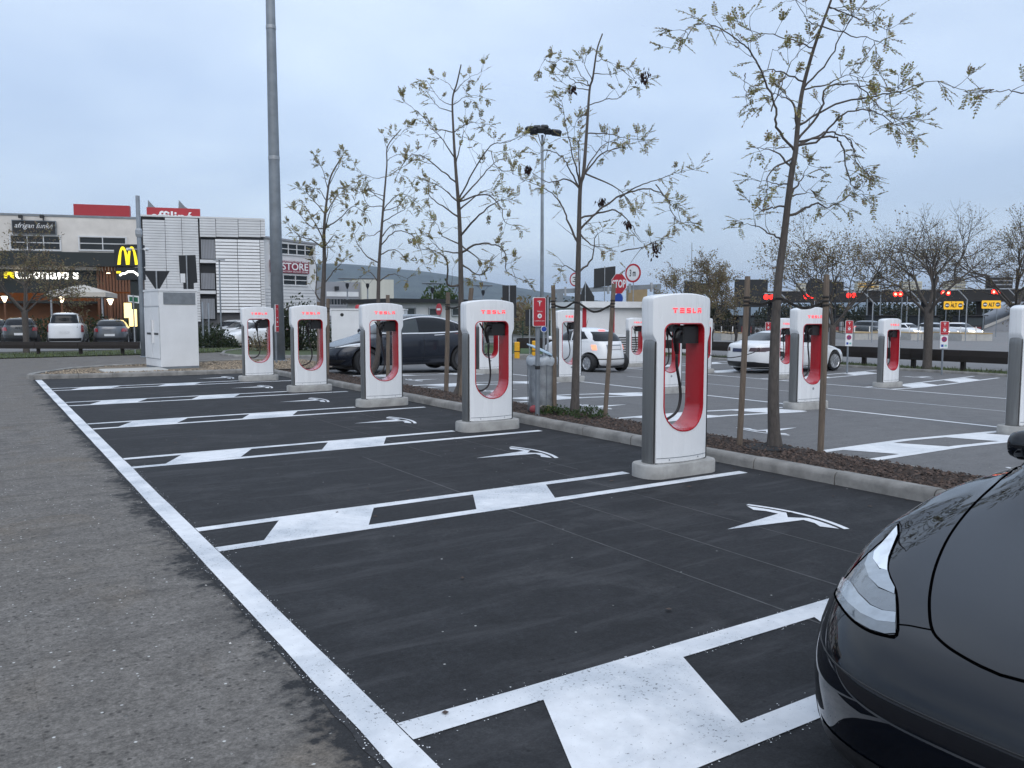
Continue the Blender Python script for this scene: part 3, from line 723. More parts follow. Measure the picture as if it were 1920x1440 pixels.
traced_tree('tall thin tree beside the dark parked car, tallest of the three far ones', gp(8.14, 14.75), 16.9,
  [(1043, 1700), (1043, 1340), (1040, 1100), (1035, 950), (1020, 750), (1010, 600), (1005, 450), (1025, 380), (1045, 300)], .085,
  [[(1005,470),(940,430),(880,340)], [(1010,440),(1060,370),(1130,320)], [(1015,420),(990,380),(945,345)], [(1006,520),(940,490),(900,440)], [(1010,470),(1060,440),(1120,430)], [(1010,590),(1080,565),(1160,580)],
   [(1010,610),(930,590),(860,530),(800,490)], [(1020,830),(960,780),(880,720),(820,720),(770,790)], [(1036,900),(1100,790),(1180,690),(1250,680),(1320,660)], [(1036,900),(1130,800),(1200,720),(1290,700)],
   [(1040,930),(1120,870),(1180,840)], [(1036,970),(960,930),(900,880),(890,820)], [(1030,900),(960,850),(900,820)], [(1040,1060),(1130,980),(1210,930),(1260,915)], [(1036,910),(1150,880),(1220,940),(1240,1010),(1300,1040)],
   [(1040,1150),(960,1130),(900,1070)], [(1045,1140),(1100,1110),(1170,1105),(1240,1140),(1250,1230),(1320,1270)], [(1042,1170),(1130,1240),(1200,1160)], [(1042,1310),(985,1280),(985,1180),(940,1140),(860,1130)],
   [(1040,1110),(960,1060),(930,1000)], [(1015,720),(960,640),(900,580)], [(1020,760),(1050,640),(1060,600)], [(1180,690),(1200,760),(1280,790)], [(1100,1110),(1130,1180),(1100,1240)]],
  23, Z1, .95, sz=.05)
traced_tree('thin tree with crooked top behind the third charging post', gp(8.15, 19.4), 20.6,
  [(664, 1600), (665, 1340), (670, 1180), (685, 1000), (695, 880), (705, 740), (708, 650), (770, 575)], .075,
  [[(708,680),(740,610),(790,565)], [(712,780),(780,740),(850,690)], [(690,900),(640,860),(590,800)], [(695,870),(600,850),(520,850)], [(690,950),(740,890),(800,880),(880,940)], [(685,1040),(640,1060),(600,1050)],
   [(668,1190),(610,1150),(560,1090),(530,1030)], [(680,1090),(740,1040),(810,1050),(850,1110),(870,1180)], [(668,1270),(720,1230),(790,1250)], [(666,1260),(620,1220),(580,1250)], [(690,1000),(760,960),(820,930)],
   [(675,1150),(740,1120),(790,1170)], [(690,930),(620,920),(600,860)], [(705,720),(740,690),(790,680)], [(712,660),(690,610),(720,600)], [(700,800),(650,800),(570,770)], [(690,960),(760,930),(830,860)], [(680,1060),(720,1010),(770,1000)]],
  24, Z1, .95, sz=.052)
traced_tree('greener tree with thick dark foot beside the tall light pole, farthest in the row', gp(8.15, 23.0), 23.8,
  [(418, 1580), (420, 1360), (428, 1180), (430, 1030), (445, 880), (460, 790), (510, 700)], .11,
  [[(440,850),(420,760),(390,710)], [(450,840),(510,750),(520,700)], [(430,1040),(370,1020),(300,940)], [(435,980),(380,900),(340,860)], [(440,960),(480,900),(520,860)], [(435,1040),(500,990),(560,930),(610,960)],
   [(425,1130),(370,1080),(310,1060),(260,1010)], [(422,1350),(385,1320),(380,1200),(350,1140)], [(426,1270),(480,1210),(530,1170)], [(430,1120),(480,1060),(500,1100)], [(440,900),(400,850),(350,870)], [(445,900),(500,840),(560,830)],
   [(432,1050),(470,960),(500,900)], [(430,1100),(390,1010),(350,930)], [(425,1200),(450,1130),(440,1080)]],
  25, Z1, 1.5, sz=.055)
traced_tree('tree beyond the right picture edge with one leafy branch reaching in', gp(8.12, 2.9), 6.85,
  [(1900, 2300), (1905, 1500), (1915, 1050), (1915, 760), (1930, 500), (1950, 300), (1960, 60)], .07,
  [[(1925,560),(1840,470),(1760,440),(1690,425)], [(1930,520),(2010,400),(2100,350)], [(1940,380),(1990,260),(2050,200)], [(1920,640),(2030,560),(2150,560)], [(1945,300),(2010,120),(2040,40)], [(1918,700),(2000,650),(2080,690)]],
  26, Z3, .8, sz=.028)

def grown_tree(name, label, base, H, spread, r0, seed, lmat, fork=.28, levels=4, leafn=3, lsz=.09, group=None, kids=(3, 4)):
    "broad bare-limbed tree grown by forking"
    r = random.Random(seed); root = thing(name, label, 'tree', base, 0, group)
    tubes, twigs, lv, lf = [], [], [], []
    top = Vector((r.uniform(-.1, .1), r.uniform(-.1, .1), H*fork))
    trunk = MB().tube(catmull([(0, 0, -.15), (.02, .01, H*fork*.4), top], 4), [r0*1.25, r0*1.1] + [r0]*7, 10)
    def grow(p, d, L, rad, lev):
        e1 = p + d*L*.5 + rv(r)*L*.07; e = p + d*L + rv(r)*L*.08 + Vector((0, 0, L*.05))
        C = catmull([p, e1, e], 3); n = len(C)
        (tubes if rad > .012 else twigs).append((C, [rad*(1-.45*i/(n-1)) for i in range(n)]))
        if lev <= 1:
            for _ in range(leafn):
                c = C[r.randrange(1, n)]; dd = (d + rv(r)*1.1).normalized()
                for _ in range(r.choice((1, 2, 3))):
                    leaflet(lv, lf, c + rv(r)*.12, (dd + rv(r)).normalized(), rv(r).normalized(), lsz*r.uniform(.6, 1.3), lsz*.28)
        if lev == 0: return
        for _ in range(r.randint(*kids)):
            nd = (d + rv(r)*.85 + Vector((0, 0, .10))).normalized()
            nd = Vector((nd.x*spread, nd.y*spread, nd.z)).normalized()
            grow(C[r.randrange(max(1, n//2), n)], nd, L*r.uniform(.62, .86), max(.0035, rad*.54), lev-1)
    n0 = 5
    for i in range(n0):
        a = 2*pi*i/n0 + r.uniform(-.3, .3); d = Vector((cos(a)*.75*spread, sin(a)*.75*spread, .95)).normalized()
        grow(top + Vector((0, 0, -r.uniform(0, .15)*H*fork)), d, (H*(1-fork))*.36, r0*.40, levels)
    grow(top, Vector((.05, 0, 1)), (H*(1-fork))*.36, r0*.45, levels)
    finish_tree(root, trunk, tubes, twigs, lv, lf, lmat)
    return root
BG = 'bare broad trees along the guardrail'
grown_tree('broad_tree', 'round bare tree with few leaves right of centre behind the nearest post', gat(1330, 43)+Vector((0, 0, -.05)), 5.7, 1.15, .11, 31, LEAFB, .30, 4, 4, .10, BG)
grown_tree('broad_tree', 'broad tree with rusty leaves just behind the right wooden stake', gat(1562, 31.5), 6.4, 1.1, .11, 32, LEAFB, .26, 4, 2, .09, BG)
grown_tree('broad_tree', 'wide bare tree standing behind the guardrail at the lone far post', gat(1742, 30.5), 6.5, 1.2, .155, 33, LEAFB, .36, 4, 2, .06, BG)
grown_tree('broad_tree', 'bare tree cut off by the right picture edge over the toll canopy', gat(1905, 31), 6.9, 1.1, .13, 34, LEAFB, .36, 4, 3, .07, BG)
grown_tree('broad_tree', 'brown leafy tree hiding the lit letters of the restaurant', gat(46, 37), 6.0, 1.35, .13, 35, LEAFB, .33, 4, 2, .11, None, (3, 4))

# ================================================================ stakes and ties
def stake(u, v, top, F, label, lean=0.0, r=.037):
    b = at(u, v, F); b.z = zg(b.x) + .0; t = at(u + lean, top, F); t = t - b
    o = thing('wooden_stake', label, 'stake', b, 0, 'tree stakes')
    MB().tube([(0, 0, -.1), t*.5 + Vector((.01, 0, 0)), t], [r, r*.97, r*.92], 9).build('post', WOOD, o, auto=40)
    for k in (0, 1, 2): MB().lathe([(r*.95, -.014), (r*1.12, 0), (r*.95, .014)], 9, tuple(t*(.835 + .022*k))).build('rope_wrap', ROPE, o, smooth=True)
    return b + t*.85
s1 = stake(1386, 826, 518, 10.15, 'wooden stake just left of the tall leaning tree', 16); s2 = stake(1538, 855, 515, 9.6, 'wooden stake just right of the tall leaning tree', 12)
s3 = stake(1040, 770, 535, 13.6, 'wooden stake between the wire bin and the slender tree', -3); s4 = stake(1133, 787, 532, 12.9, 'wooden stake leaning right of the slender tree', 18)
s5 = stake(836, 730, 548, 17.6, 'wooden stake before the rear door of the dark parked car', 4, .05); s6 = stake(862, 741, 540, 16.4, 'wooden stake right behind the second charging post', 22, .05)
s7 = stake(727, 712, 553, 20.2, 'wooden stake half hidden behind the third charging post', 0, .05); s8 = stake(597, 697, 566, 23.2, 'wooden stake left of the thick-footed far tree', 0, .05); s9 = stake(613, 702, 560, 22.4, 'wooden stake at the edge of the fourth charging post', 2, .05)
def tie(a, m, b, label, sag=.04):
    o = thing('tie_rope', label, 'rope', a, 0, 'ropes tying the trees to their stakes')
    P = [Vector((0, 0, 0)), (m-a)*.5 - Vector((0, 0, sag)), m-a, (m-a).lerp(b-a, .5) - Vector((0, 0, sag*2.2)), b-a]
    C = catmull(P, 6); MB().tube([c + Vector((0, 0, .008)) for c in C], .010, 6).build('strand', ROPE, o, smooth=True); MB().tube([c + Vector((.008*sin(i*1.7), .008*cos(i*1.7), -.008)) for i, c in enumerate(C)], .009, 6).build('strand', ROPE, o, smooth=True)
tie(s1, at(1463, 560, 9.85), s2, 'dark rope tying the tall leaning tree to its stakes'); tie(s3, at(1081, 567, 13.3), s4, 'dark rope tying the slender tree to its stakes', .06)
tie(s5, at(862, 575, 16.8), s6, 'dark rope tying the tall thin tree to its stake', .02)
# green shoots and weed mat at tree feet
MAT_ = M('weed_mat', (.012, .012, .013), .9, 0, .2, 20, .3)
tag(MB().lathe([(.30, 0), (.28, .012), (0, .014)], 12, (8.0, 6.66, .062)).build('weed_mat', MAT_), 'dark round weed mat at the foot of the tall leaning tree', 'mat')
LEAFG = leafmat('green_shoots', [(0, (.03, .06, .018)), (.6, (.055, .095, .03)), (1, (.08, .10, .035))])
def shrublet(name, label, base, rad, hgt, n, lm, seed, ls=.05, cat='plant', stems=8, group=None):
    r = random.Random(seed); root = thing(name, label, cat, base, 0, group); vs, fs = [], []; st = MB()
    for i in range(stems):
        a = r.uniform(0, 2*pi); q = rad*r.uniform(.2, .8)
        st.tube([(0, 0, -.02), (cos(a)*q*.5, sin(a)*q*.5, hgt*.5), (cos(a)*q, sin(a)*q, hgt*r.uniform(.6, .95))], [rad*.03, rad*.02, rad*.01], 4)
    st.build('stems', BARKD, root)['kind'] = 'stuff'
    for i in range(n):
        a = r.uniform(0, 2*pi); q = rad*sqrt(r.random()); z = hgt*r.random()**.7*sqrt(max(0.05, 1-(q/rad)**2)) * r.uniform(.75, 1.1)
        leaflet(vs, fs, Vector((q*cos(a), q*sin(a), z)), (rv(r) + Vector((0, 0, .5))).normalized(), rv(r).normalized(), ls*r.uniform(.6, 1.3), ls*.3)
    me = bpy.data.meshes.new('leaves'); me.from_pydata([tuple(v) for v in vs], [], fs); obj('leaves', me, lm, root)['kind'] = 'stuff'
    return root
shrublet('ground_plant', 'low green shoots left of the slender tree foot', gp(7.85, 10.85), .28, .14, 260, LEAFG, 41, group='green shoots in the mulch')
shrublet('ground_plant', 'low green shoots right of the slender tree foot', gp(8.05, 10.25), .30, .17, 300, LEAFG, 42, group='green shoots in the mulch')
# ================================================================ cars
def carpaint(name, col, rough=.22, metal=0., coat=1.0, spec=.5):
    m = M(name, col, rough, metal, .04, 1.5, 0, coat=coat, spec=spec)
    b = m.node_tree.nodes['Principled BSDF']
    for l in list(b.inputs['Roughness'].links): m.node_tree.links.remove(l)
    b.inputs['Roughness'].default_value = rough; return m
GLASSK = glassmat('dark_car_glass'); GLASSG = glassmat('grey_car_glass', (.05, .06, .065))
CHROME = M('chrome_trim', (.80, .82, .85), .4, .3, .03, 3)
TYRE = M('tyre_rubber', (.012, .012, .013), .75, 0, .2, 12, .2)
RIMS = M('silver_rim', (.55, .56, .58), .3, .8, .05, 3)
RIMD = M('dark_rim', (.11, .112, .12), .35, .7, .1, 3)
LAMPR = M('red_lamp', (.33, .012, .018), .15, 0, .1, 6, coat=.8)
LAMPD = M('smoked_red_lamp', (.045, .010, .013), .12, 0, .15, 8, coat=.8)
LAMPC = M('clear_lamp', (.62, .66, .70), .08, 0, .1, 6, coat=1)
BRAKE = emit('lit_brake_lamp', (1, .12, .10), 2.0, (.4, .02, .02)); BRAKEO = emit('lit_orange_lamp', (1, .33, .20), 1.6, (.5, .1, .05)); HEADL = emit('lit_headlamp', (1, .93, .78), 6.0, (.8, .8, .75))
PLATE = M('number_plate', (.62, .63, .64), .5, 0, .15, 30); PLATEB = M('plate_blue', (.03, .04, .09), .5, 0, .1, 10)
TRIMK = M('black_car_trim', (.012, .012, .013), .45, 0, .15, 10)
def interp(zk, x):
    if isinstance(zk, (int, float)): return zk
    if x <= zk[0][0]: return zk[0][1]
    for (a, za), (b, zb) in zip(zk, zk[1:]):
        if x <= b:
            t = (x-a)/(b-a); t = t*t*(3-2*t)*.5 + t*.5; return za + (zb-za)*t
    return zk[-1][1]
def plan(xf, xr, w, n, K, nr=None):
    nr = nr or n; xc, a = (xf+xr)/2, (xr-xf)/2; D = []
    for i in range(401):
        ph = pi*i/400; e = n if ph < pi/2 else nr; c, s = cos(ph), sin(ph)
        D.append((xc - a*(1 if c >= 0 else -1)*abs(c)**(2/e), w*abs(s)**(2/e)))
    acc = [0]
    for p, q in zip(D, D[1:]): acc.append(acc[-1] + hypot(q[0]-p[0], q[1]-p[1]))
    out = []; j = 0
    for k in range(K+1):
        t = acc[-1]*k/K
        while j < 399 and acc[j+1] < t: j += 1
        f = (t-acc[j])/max(1e-9, acc[j+1]-acc[j]); out.append((D[j][0]+(D[j+1][0]-D[j][0])*f, D[j][1]+(D[j+1][1]-D[j][1])*f))
    return out
def car_mesh(rings, L, K=44, wk=None):
    vs, fs = [], []; n = 2*K
    for R in rings:
        xf, xr, w, ne, zk = R[:5]; nr = R[5] if len(R) > 5 else None
        P = plan(xf, xr, w, ne, K, nr); rg = []
        for x, y in P: rg.append((x - L/2, y*(interp(wk, x) if wk else 1), interp(zk, x)))
        full = rg + [(x, -y, z) for x, y, z in reversed(rg[1:-1])]
        vs += full
    m = len(rings)
    for i in range(m-1):
        for j in range(n):
            k = (j+1) % n; fs.append((i*n+j, i*n+k, (i+1)*n+k, (i+1)*n+j))
    for base, rev in ((0, True), ((m-1)*n, False)):
        for j in range(K):
            a, b = j, j+1; c, d = (n-j) % n, (n-j-1) % n
            q = [a, b] + ([d] if d != b else []) + ([c] if c != a else [])
            q = list(dict.fromkeys(q)); q = [base+i for i in q]
            if len(q) >= 3: fs.append(tuple(reversed(q)) if rev else tuple(q))
    me = bpy.data.meshes.new('body'); me.from_pydata(vs, [], fs)
    bm = bmesh.new(); bm.from_mesh(me); bmesh.ops.recalc_face_normals(bm, faces=bm.faces); bm.to_mesh(me); bm.free()
    return me
def apply_mods(o):
    dg = bpy.context.evaluated_depsgraph_get(); me = bpy.data.meshes.new_from_object(o.evaluated_get(dg)); old = o.data; o.modifiers.clear(); o.data = me
    bpy.data.meshes.remove(old)
PIX3F = [None]
def decal(name, bvh, poly, ray_f, mat, parent, off=.004, sub=2, edge=.06, maxd=20):
    "a closed outline laid onto the body's surface along given rays"
    bm = bmesh.new(); bm.faces.new([bm.verts.new((a, b, 0)) for a, b in poly])
    bmesh.ops.triangulate(bm, faces=bm.faces[:])
    if ray_f is PIX3F[0]: edge = 9
    for _ in range(7):
        le = [e for e in bm.edges if e.calc_length() > edge]
        if not le: break
        bmesh.ops.subdivide_edges(bm, edges=le, cuts=1, use_grid_fill=True); bmesh.ops.triangulate(bm, faces=bm.faces[:])
    bm.normal_update()
    ok = {}
    for v in bm.verts:
        o, d = ray_f(v.co.x, v.co.y); d = d.normalized(); loc, nrm, _, _ = bvh.ray_cast(o, d, maxd)
        if loc is None: ok[v] = False; continue
        if nrm.dot(d) > 0: nrm = -nrm
        v.co = loc + nrm*off; ok[v] = True
    bmesh.ops.delete(bm, geom=[v for v in bm.verts if not ok.get(v, True)], context='VERTS')
    me = bpy.data.meshes.new(name); bm.to_mesh(me); bm.free()
    o = obj(name, me, mat, parent, True); return o
def strip_line(name, bvh, pts, ray_f, r, mat, parent, off=.0, k=6):
    "thin bead following a line on the body surface"
    C = catmull([(a, b, 0) for a, b in pts], k); P = []
    for c in C:
        o, d = ray_f(c.x, c.y); loc, nrm, _, _ = bvh.ray_cast(o, d.normalized(), 20)
        if loc is not None: P.append(loc + nrm*off)
    if len(P) > 1: return MB().tube(P, r, 6).build(name, mat, parent, smooth=True)
def SIDE(s): return lambda a, b: (Vector((a, s*3, b)), Vector((0, -s, 0)))
FRONT = lambda a, b: (Vector((-6, a, b)), Vector((1, 0, 0)))
REAR = lambda a, b: (Vector((6, a, b)), Vector((-1, 0, 0)))
TOP = lambda a, b: (Vector((a, b, 4)), Vector((0, 0, -1)))
def wheel(par, x, s, w, R, rim_r, rimmat, spokes=10, tw=.22):
    y0 = s*w; o = MB()
    o.lathe([(rim_r, -tw), (R-.02, -tw), (R, -tw+.03), (R, -.035), (R-.018, -.008), (rim_r+.012, 0), (rim_r, -.012)] if s > 0 else
            [(rim_r, tw), (R-.02, tw), (R, tw-.03), (R, .035), (R-.018, .008), (rim_r+.012, 0), (rim_r, .012)], 28, (x, y0, R), 'y', False)
    wv = o.build('wheel', TYRE, par, auto=50)
    r = MB(); r.lathe([(rim_r, -s*.03), (rim_r-.012, -s*.012), (rim_r-.03, -s*.03), (rim_r-.03, -s*.08), (.001, -s*.08)], 28, (x, y0, R), 'y')
    for k in range(spokes):
        a = 2*pi*k/spokes; c, d = cos(a), sin(a); p = (-d, c); w0, w1 = .035, .022
        q = [(c*.03+p[0]*w1, d*.03+p[1]*w1), (c*(rim_r-.01)+p[0]*w0*.8, d*(rim_r-.01)+p[1]*w0*.8), (c*(rim_r-.01)-p[0]*w0*.8, d*(rim_r-.01)-p[1]*w0*.8), (c*.03-p[0]*w1, d*.03-p[1]*w1)]
        r.prism([(x+u, R+v) for u, v in q], y0-s*.055, y0-s*.02)
    r.lathe([(.06, -s*.05), (.055, -s*.014), (0, -s*.012)], 14, (x, y0, R), 'y')
    r.build('rim', rimmat, wv, auto=40)
def build_car(name, label, loc, rz, rings, L, paint_, wheels, wk=None, K=44, sub=1, group=None, cut=True, R=.34, rim=.24, rimmat=RIMS, spokes=10, wy=None, cat='car'):
    root = thing(name, label, cat, loc, rz, group)
    body = obj('body', car_mesh(rings, L, K, wk), paint_, root, True)
    if sub: md = body.modifiers.new('s', 'SUBSURF'); md.levels = sub; md.render_levels = sub; apply_mods(body)
    bvh = BVHTree.FromPolygons([v.co.copy() for v in body.data.vertices], [tuple(p.vertices) for p in body.data.polygons])
    cut_objs = []
    if cut:
        for x in wheels:
            c = MB().lathe([(R+.055, -1.6), (R+.055, 1.6)], 32, (x - L/2, 0, R+.005), 'y').build('cutter', TRIMK)
            c.parent = root; cut_objs.append(c)
            md = body.modifiers.new('b', 'BOOLEAN'); md.object = c; md.operation = 'DIFFERENCE'; md.solver = 'EXACT'
        bpy.context.view_layer.update(); apply_mods(body)
        for c in cut_objs: bpy.data.objects.remove(c, do_unlink=True)
        me = body.data
        bm = bmesh.new(); bm.from_mesh(me)
        for e in bm.edges:
            if len(e.link_faces) == 2 and e.calc_face_angle(0) > radians(42): e.smooth = False
        bm.to_mesh(me); bm.free()
        for p in me.polygons: p.use_smooth = True
    if wy is None: wy = max(r[2] for r in rings) - .03
    for x in wheels:
        for s in (-1, 1): wheel(root, x - L/2, s, wy, R, rim, rimmat, spokes)
        if cut: MB().box(x - L/2 - R - .02, x - L/2 + R + .02, -wy+.25, wy-.25, .14, R*2).build('wheel_well', TRIMK, root)
    return root, body, bvh
def sh(poly, L): return [(a - L/2, b) for a, b in poly]
def windows(root, bvh, L, side=(), front=None, rear=None, glass=GLASSK, sub=2):
    for poly in side:
        for s in (-1, 1): decal('side_window', bvh, sh(poly, L), SIDE(s), glass, root, .008, sub)
    if front: decal('windscreen', bvh, front, FRONT, glass, root, .008, sub)
    if rear: decal('rear_window', bvh, rear, REAR, glass, root, .008, sub)
def mirrors(root, L, x, y, z, mat, s_=1.0):
    for s in (-1, 1):
        m = MB(); R = []
        for t, k in ((0, .55), (.3, .95), (.6, 1), (.85, .8), (1, .35)):
            R.append([(x - L/2 + (a*.09 - .02*t)*k*s_, s*(y + .05 + t*.17*s_), z + b*.075*k*s_) for a, b in rrect(2, 2, .8, 3)])
        m.loft(R); m.box(x-L/2-.03, x-L/2+.03, min(s*(y-.05), s*(y+.08)), max(s*(y-.05), s*(y+.08)), z-.06, z-.03); m.build('door_mirror', mat, root, auto=50)
HZ = Vector((0, 0, 0))
# ---------------------------------------------------------------- rings (x front, x rear, half width, plan exponent, height along x)
def sedan(L, W, H, nose=.66, deck=1.0, belt=.92):
    w = W/2; k = L/4.69
    return [(.22*k, L-.25, w*.86, 4.5, .17), (.09*k, L-.10, w*.935, 4.2, .21), (.02*k, L-.03, w*.985, 4, .34), (0, L, w, 4, .48),
      (.035*k, L-.015, w, 3.8, [(0, nose-.07), (1.0, .66), (L*.6, .68), (L, deck-.22)]),
      (.10*k, L-.04, w*.985, 3.7, [(0, nose), (.5, .74), (1.0, .82), (2.0, belt-.05), (L, deck-.06)]),
      (.21*k, L-.10, w*.94, 3.6, [(0, nose+.045), (.6, .79), (1.0, .865), (1.5, belt), (L*.6, belt+.03), (L, deck)]),
      (.55*k, L-.25, w*.885, 3.6, [(0, nose+.10), (.6, nose+.145), (1.2, belt-.01), (1.6, belt+.025), (L*.6, belt+.06), (L-.25, deck+.025)]),
      (1.22*k, L-.42, w*.855, 3.8, [(1.2, belt+.025), (1.6, belt+.04), (L*.6, belt+.08), (L-.42, deck+.05)]),
      (1.62*k, L-.88, w*.79, 3.6, [(1.6, 1.17*H/1.44), (2.4, 1.19*H/1.44), (L-.88, deck+.18)]),
      (2.0*k, L-1.40, w*.69, 3.4, [(2.0, H-.07), (2.6, H-.045), (L-1.4, H-.09)]),
      (2.2*k, L-1.75, w*.45, 3.2, H-.012), (2.4*k, L-2.2, w*.15, 3, H)]
def hatch(L, W, H, nose=.68, belt=.95, tail=1.02, rake=.35):
    w = W/2
    return [(.20, L-.2, w*.86, 4.5, .18), (.08, L-.07, w*.94, 4.2, .23), (.02, L-.02, w*.985, 4, .36), (0, L, w, 4, .52),
      (.04, L-.01, w, 3.8, [(0, nose-.06), (1, .72), (L, .78)]),
      (.11, L-.03, w*.985, 3.7, [(0, nose+.02), (.5, .80), (1, belt-.05), (L, tail-.06)]),
      (.25, L-.06, w*.945, 3.7, [(0, nose+.09), (.5, .86), (1, belt), (L, tail)]),
      (.55, L-.10, w*.90, 3.8, [(.5, nose+.19), (1, belt+.03), (L, tail+.05)]),
      (L*.26, L-.16, w*.865, 4, [(.9, belt+.06), (L, tail+.12)]),
      (L*.34, L-.16-rake*.45, w*.80, 4, (belt+H)/2+.04), (L*.43, L-.20-rake, w*.70, 3.8, H-.075),
      (L*.50, L-.55-rake, w*.48, 3.4, H-.015), (L*.56, L-.85-rake, w*.18, 3, H)]

# ---------------------------------------------------------------- near black saloon
BLACKP = carpaint('black_car_paint', (.0018, .0030, .0060), .02, 0, 0.0, .52)
L3 = 4.69; NX, NY = 2.14, 1.10
rings3 = [(.24, L3-.25, .79, 4.4, .155), (.12, L3-.12, .865, 4.0, .185), (.05, L3-.05, .90, 3.8, .26), (.03, L3-.02, .918, 3.7, .35), (.0, L3, .925, 3.6, .45), (.015, L3-.01, .925, 3.5, [(0, .545), (1, .57), (3, .62), (L3, .72)]),
  (.05, L3-.02, .922, 3.35, [(0, .615), (.5, .655), (1.0, .715), (2, .77), (L3, .84)]),
  (.11, L3-.04, .912, 3.3, [(0, .665), (.4, .715), (.8, .79), (1.3, .845), (2, .875), (L3, .94)]),
  (.20, L3-.10, .872, 3.25, [(.2, .705), (.5, .765), (.9, .845), (1.4, .905), (2, .93), (L3, 1.0)]),
  (.36, L3-.20, .815, 3.3, [(.3, .742), (.7, .815), (1.1, .885), (1.6, .935), (2.2, .96), (L3, 1.03)]),
  (.72, L3-.40, .76, 3.5, [(.7, .818), (1.1, .888), (1.6, .955), (2.4, .985), (L3-.4, 1.06)]),
  (1.22, L3-.70, .735, 3.8, [(1.2, .925), (1.6, .975), (2.4, 1.0), (L3-.7, 1.10)]),
  (1.62, L3-1.05, .685, 3.6, [(1.6, 1.18), (2.4, 1.2), (L3-1, 1.23)]), (2.02, L3-1.6, .59, 3.4, [(2, 1.375), (2.6, 1.40), (L3-1.6, 1.365)]), (2.25, L3-1.95, .38, 3.2, 1.432), (2.45, L3-2.2, .14, 3, 1.443)]
near_loc = Vector((NX + L3/2, NY, 0.012))
car3, body3, bvh3 = build_car('parked_car', 'glossy black saloon filling the lower right corner, nose towards the lane', near_loc, 0, rings3, L3, BLACKP, (.86, 3.74), sub=2, K=56, R=.335, rim=.245, rimmat=RIMD)
windows(car3, bvh3, L3, side=[[(1.55, 1.0), (2.05, 1.31), (2.6, 1.36), (2.6, 1.02)], [(2.64, 1.02), (2.64, 1.36), (3.2, 1.31), (3.75, 1.10), (3.5, 1.05)]], front=[(-.66, 1.0), (.66, 1.0), (.53, 1.34), (-.53, 1.34)], rear=[(-.60, 1.14), (.60, 1.14), (.50, 1.33), (-.50, 1.33)])
mirrors(car3, L3, 2.28, .83, .99, BLACKP)
PIX3 = lambda u, v: (CAM - near_loc, ray(u, v)); PIX3F[0] = PIX3
LENS = M('headlamp_inner_black', (.018, .020, .024), .12, 0, .15, 14, coat=1.0); LENSG = M('headlamp_reflector_grey', (.30, .34, .38), .16, .4, .15, 20, coat=1.0); LENSW = M('headlamp_white_element', (.80, .85, .92), .10, .25, .06, 9, coat=1.0); LENSM = M('headlamp_mid_grey', (.13, .15, .17), .12, .4, .2, 24, coat=1.0)
hl = [(1684, 984), (1670, 1002), (1640, 1028), (1612, 1055), (1590, 1080), (1573, 1103), (1566, 1110), (1570, 1125), (1585, 1148), (1605, 1168), (1632, 1184), (1660, 1192), (1681, 1191), (1683, 1150), (1680, 1110), (1670, 1086), (1664, 1066), (1667, 1046), (1675, 1026), (1684, 1004)]
def outline(o): return o + o[:1]
hlo = decal('headlight', bvh3, hl, PIX3, LENS, car3, .003, 3)
decal('light_guide', bvh3, [(1582, 1083), (1573, 1104), (1590, 1130), (1615, 1152), (1645, 1166), (1679, 1170), (1680, 1150), (1655, 1147), (1632, 1137), (1610, 1115), (1596, 1093)], PIX3, LENSG, hlo, .006, 2)
decal('reflector', bvh3, [(1573, 1104), (1590, 1130), (1615, 1152), (1645, 1166), (1679, 1170), (1680, 1189), (1660, 1190), (1633, 1182), (1606, 1166), (1587, 1147), (1572, 1124)], PIX3, LENSM, hlo, .0055, 2)
decal('light_guide', bvh3, [(1630, 1040), (1622, 1060), (1630, 1085), (1648, 1103), (1677, 1116), (1678, 1104), (1669, 1087), (1663, 1066), (1650, 1070), (1638, 1050), (1640, 1036)], PIX3, LENSG, hlo, .006, 2)
decal('daytime_lamp', bvh3, [(1682, 988), (1655, 1020), (1640, 1036), (1638, 1050), (1650, 1068), (1664, 1072), (1664, 1062), (1666, 1046), (1674, 1026), (1683, 1004)], PIX3, LENSW, hlo, .0065, 2)
decal('reflector', bvh3, [(1628, 1062), (1598, 1092), (1612, 1114), (1634, 1136), (1656, 1146), (1680, 1149), (1679, 1117), (1648, 1105), (1631, 1086)], PIX3, LENSM, hlo, .005, 2)
GAPK = M('panel_gap_black', (.001, .001, .0012), 1, 0, .1, 3, spec=0)
strip_line('headlight_seal', bvh3, outline(hl), PIX3, .0048, GAPK, car3, .001, 3)
hood = [(1918, 868), (1870, 905), (1820, 952), (1780, 1005), (1755, 1060), (1744, 1110), (1743, 1150), (1748, 1180), (1762, 1200), (1790, 1222), (1840, 1250), (1919, 1286), (1960, 1303)]
hp = []
for c in catmull([(a, b, 0) for a, b in hood], 4):
    o_, d_ = PIX3(c.x, c.y); l_, n_, _, _ = bvh3.ray_cast(o_, d_.normalized(), 20)
    if l_ is not None and l_.y > .03: hp.append(l_)
l_, n_, _, _ = bvh3.ray_cast(Vector((hp[-1].x - hp[-1].y*.10, 0, 3)), Vector((0, 0, -1))); hp.append(l_)
MB().tube(hp, .0048, 6).build('bonnet_gap', GAPK, car3, smooth=True)
strip_line('bumper_gap', bvh3, [(1684, 1171), (1705, 1173), (1725, 1177), (1746, 1181)], PIX3, .0026, GAPK, car3, 0, 4)
# the other headlamp and hood gap, mirrored to the car's left side
for ch in [c for c in list(car3.children) if c.name.split('.')[0] in ('headlight', 'headlight_seal', 'bonnet_gap', 'bumper_gap')]:
    for src, par in [(ch, car3)] + [(g, None) for g in ch.children]:
        c = src.copy(); c.data = src.data.copy(); COL.objects.link(c)
        for v in c.data.vertices: v.co.y *= -1
        c.data.flip_normals()
        if par: c.parent = par; top_ = c
        else: c.parent = top_
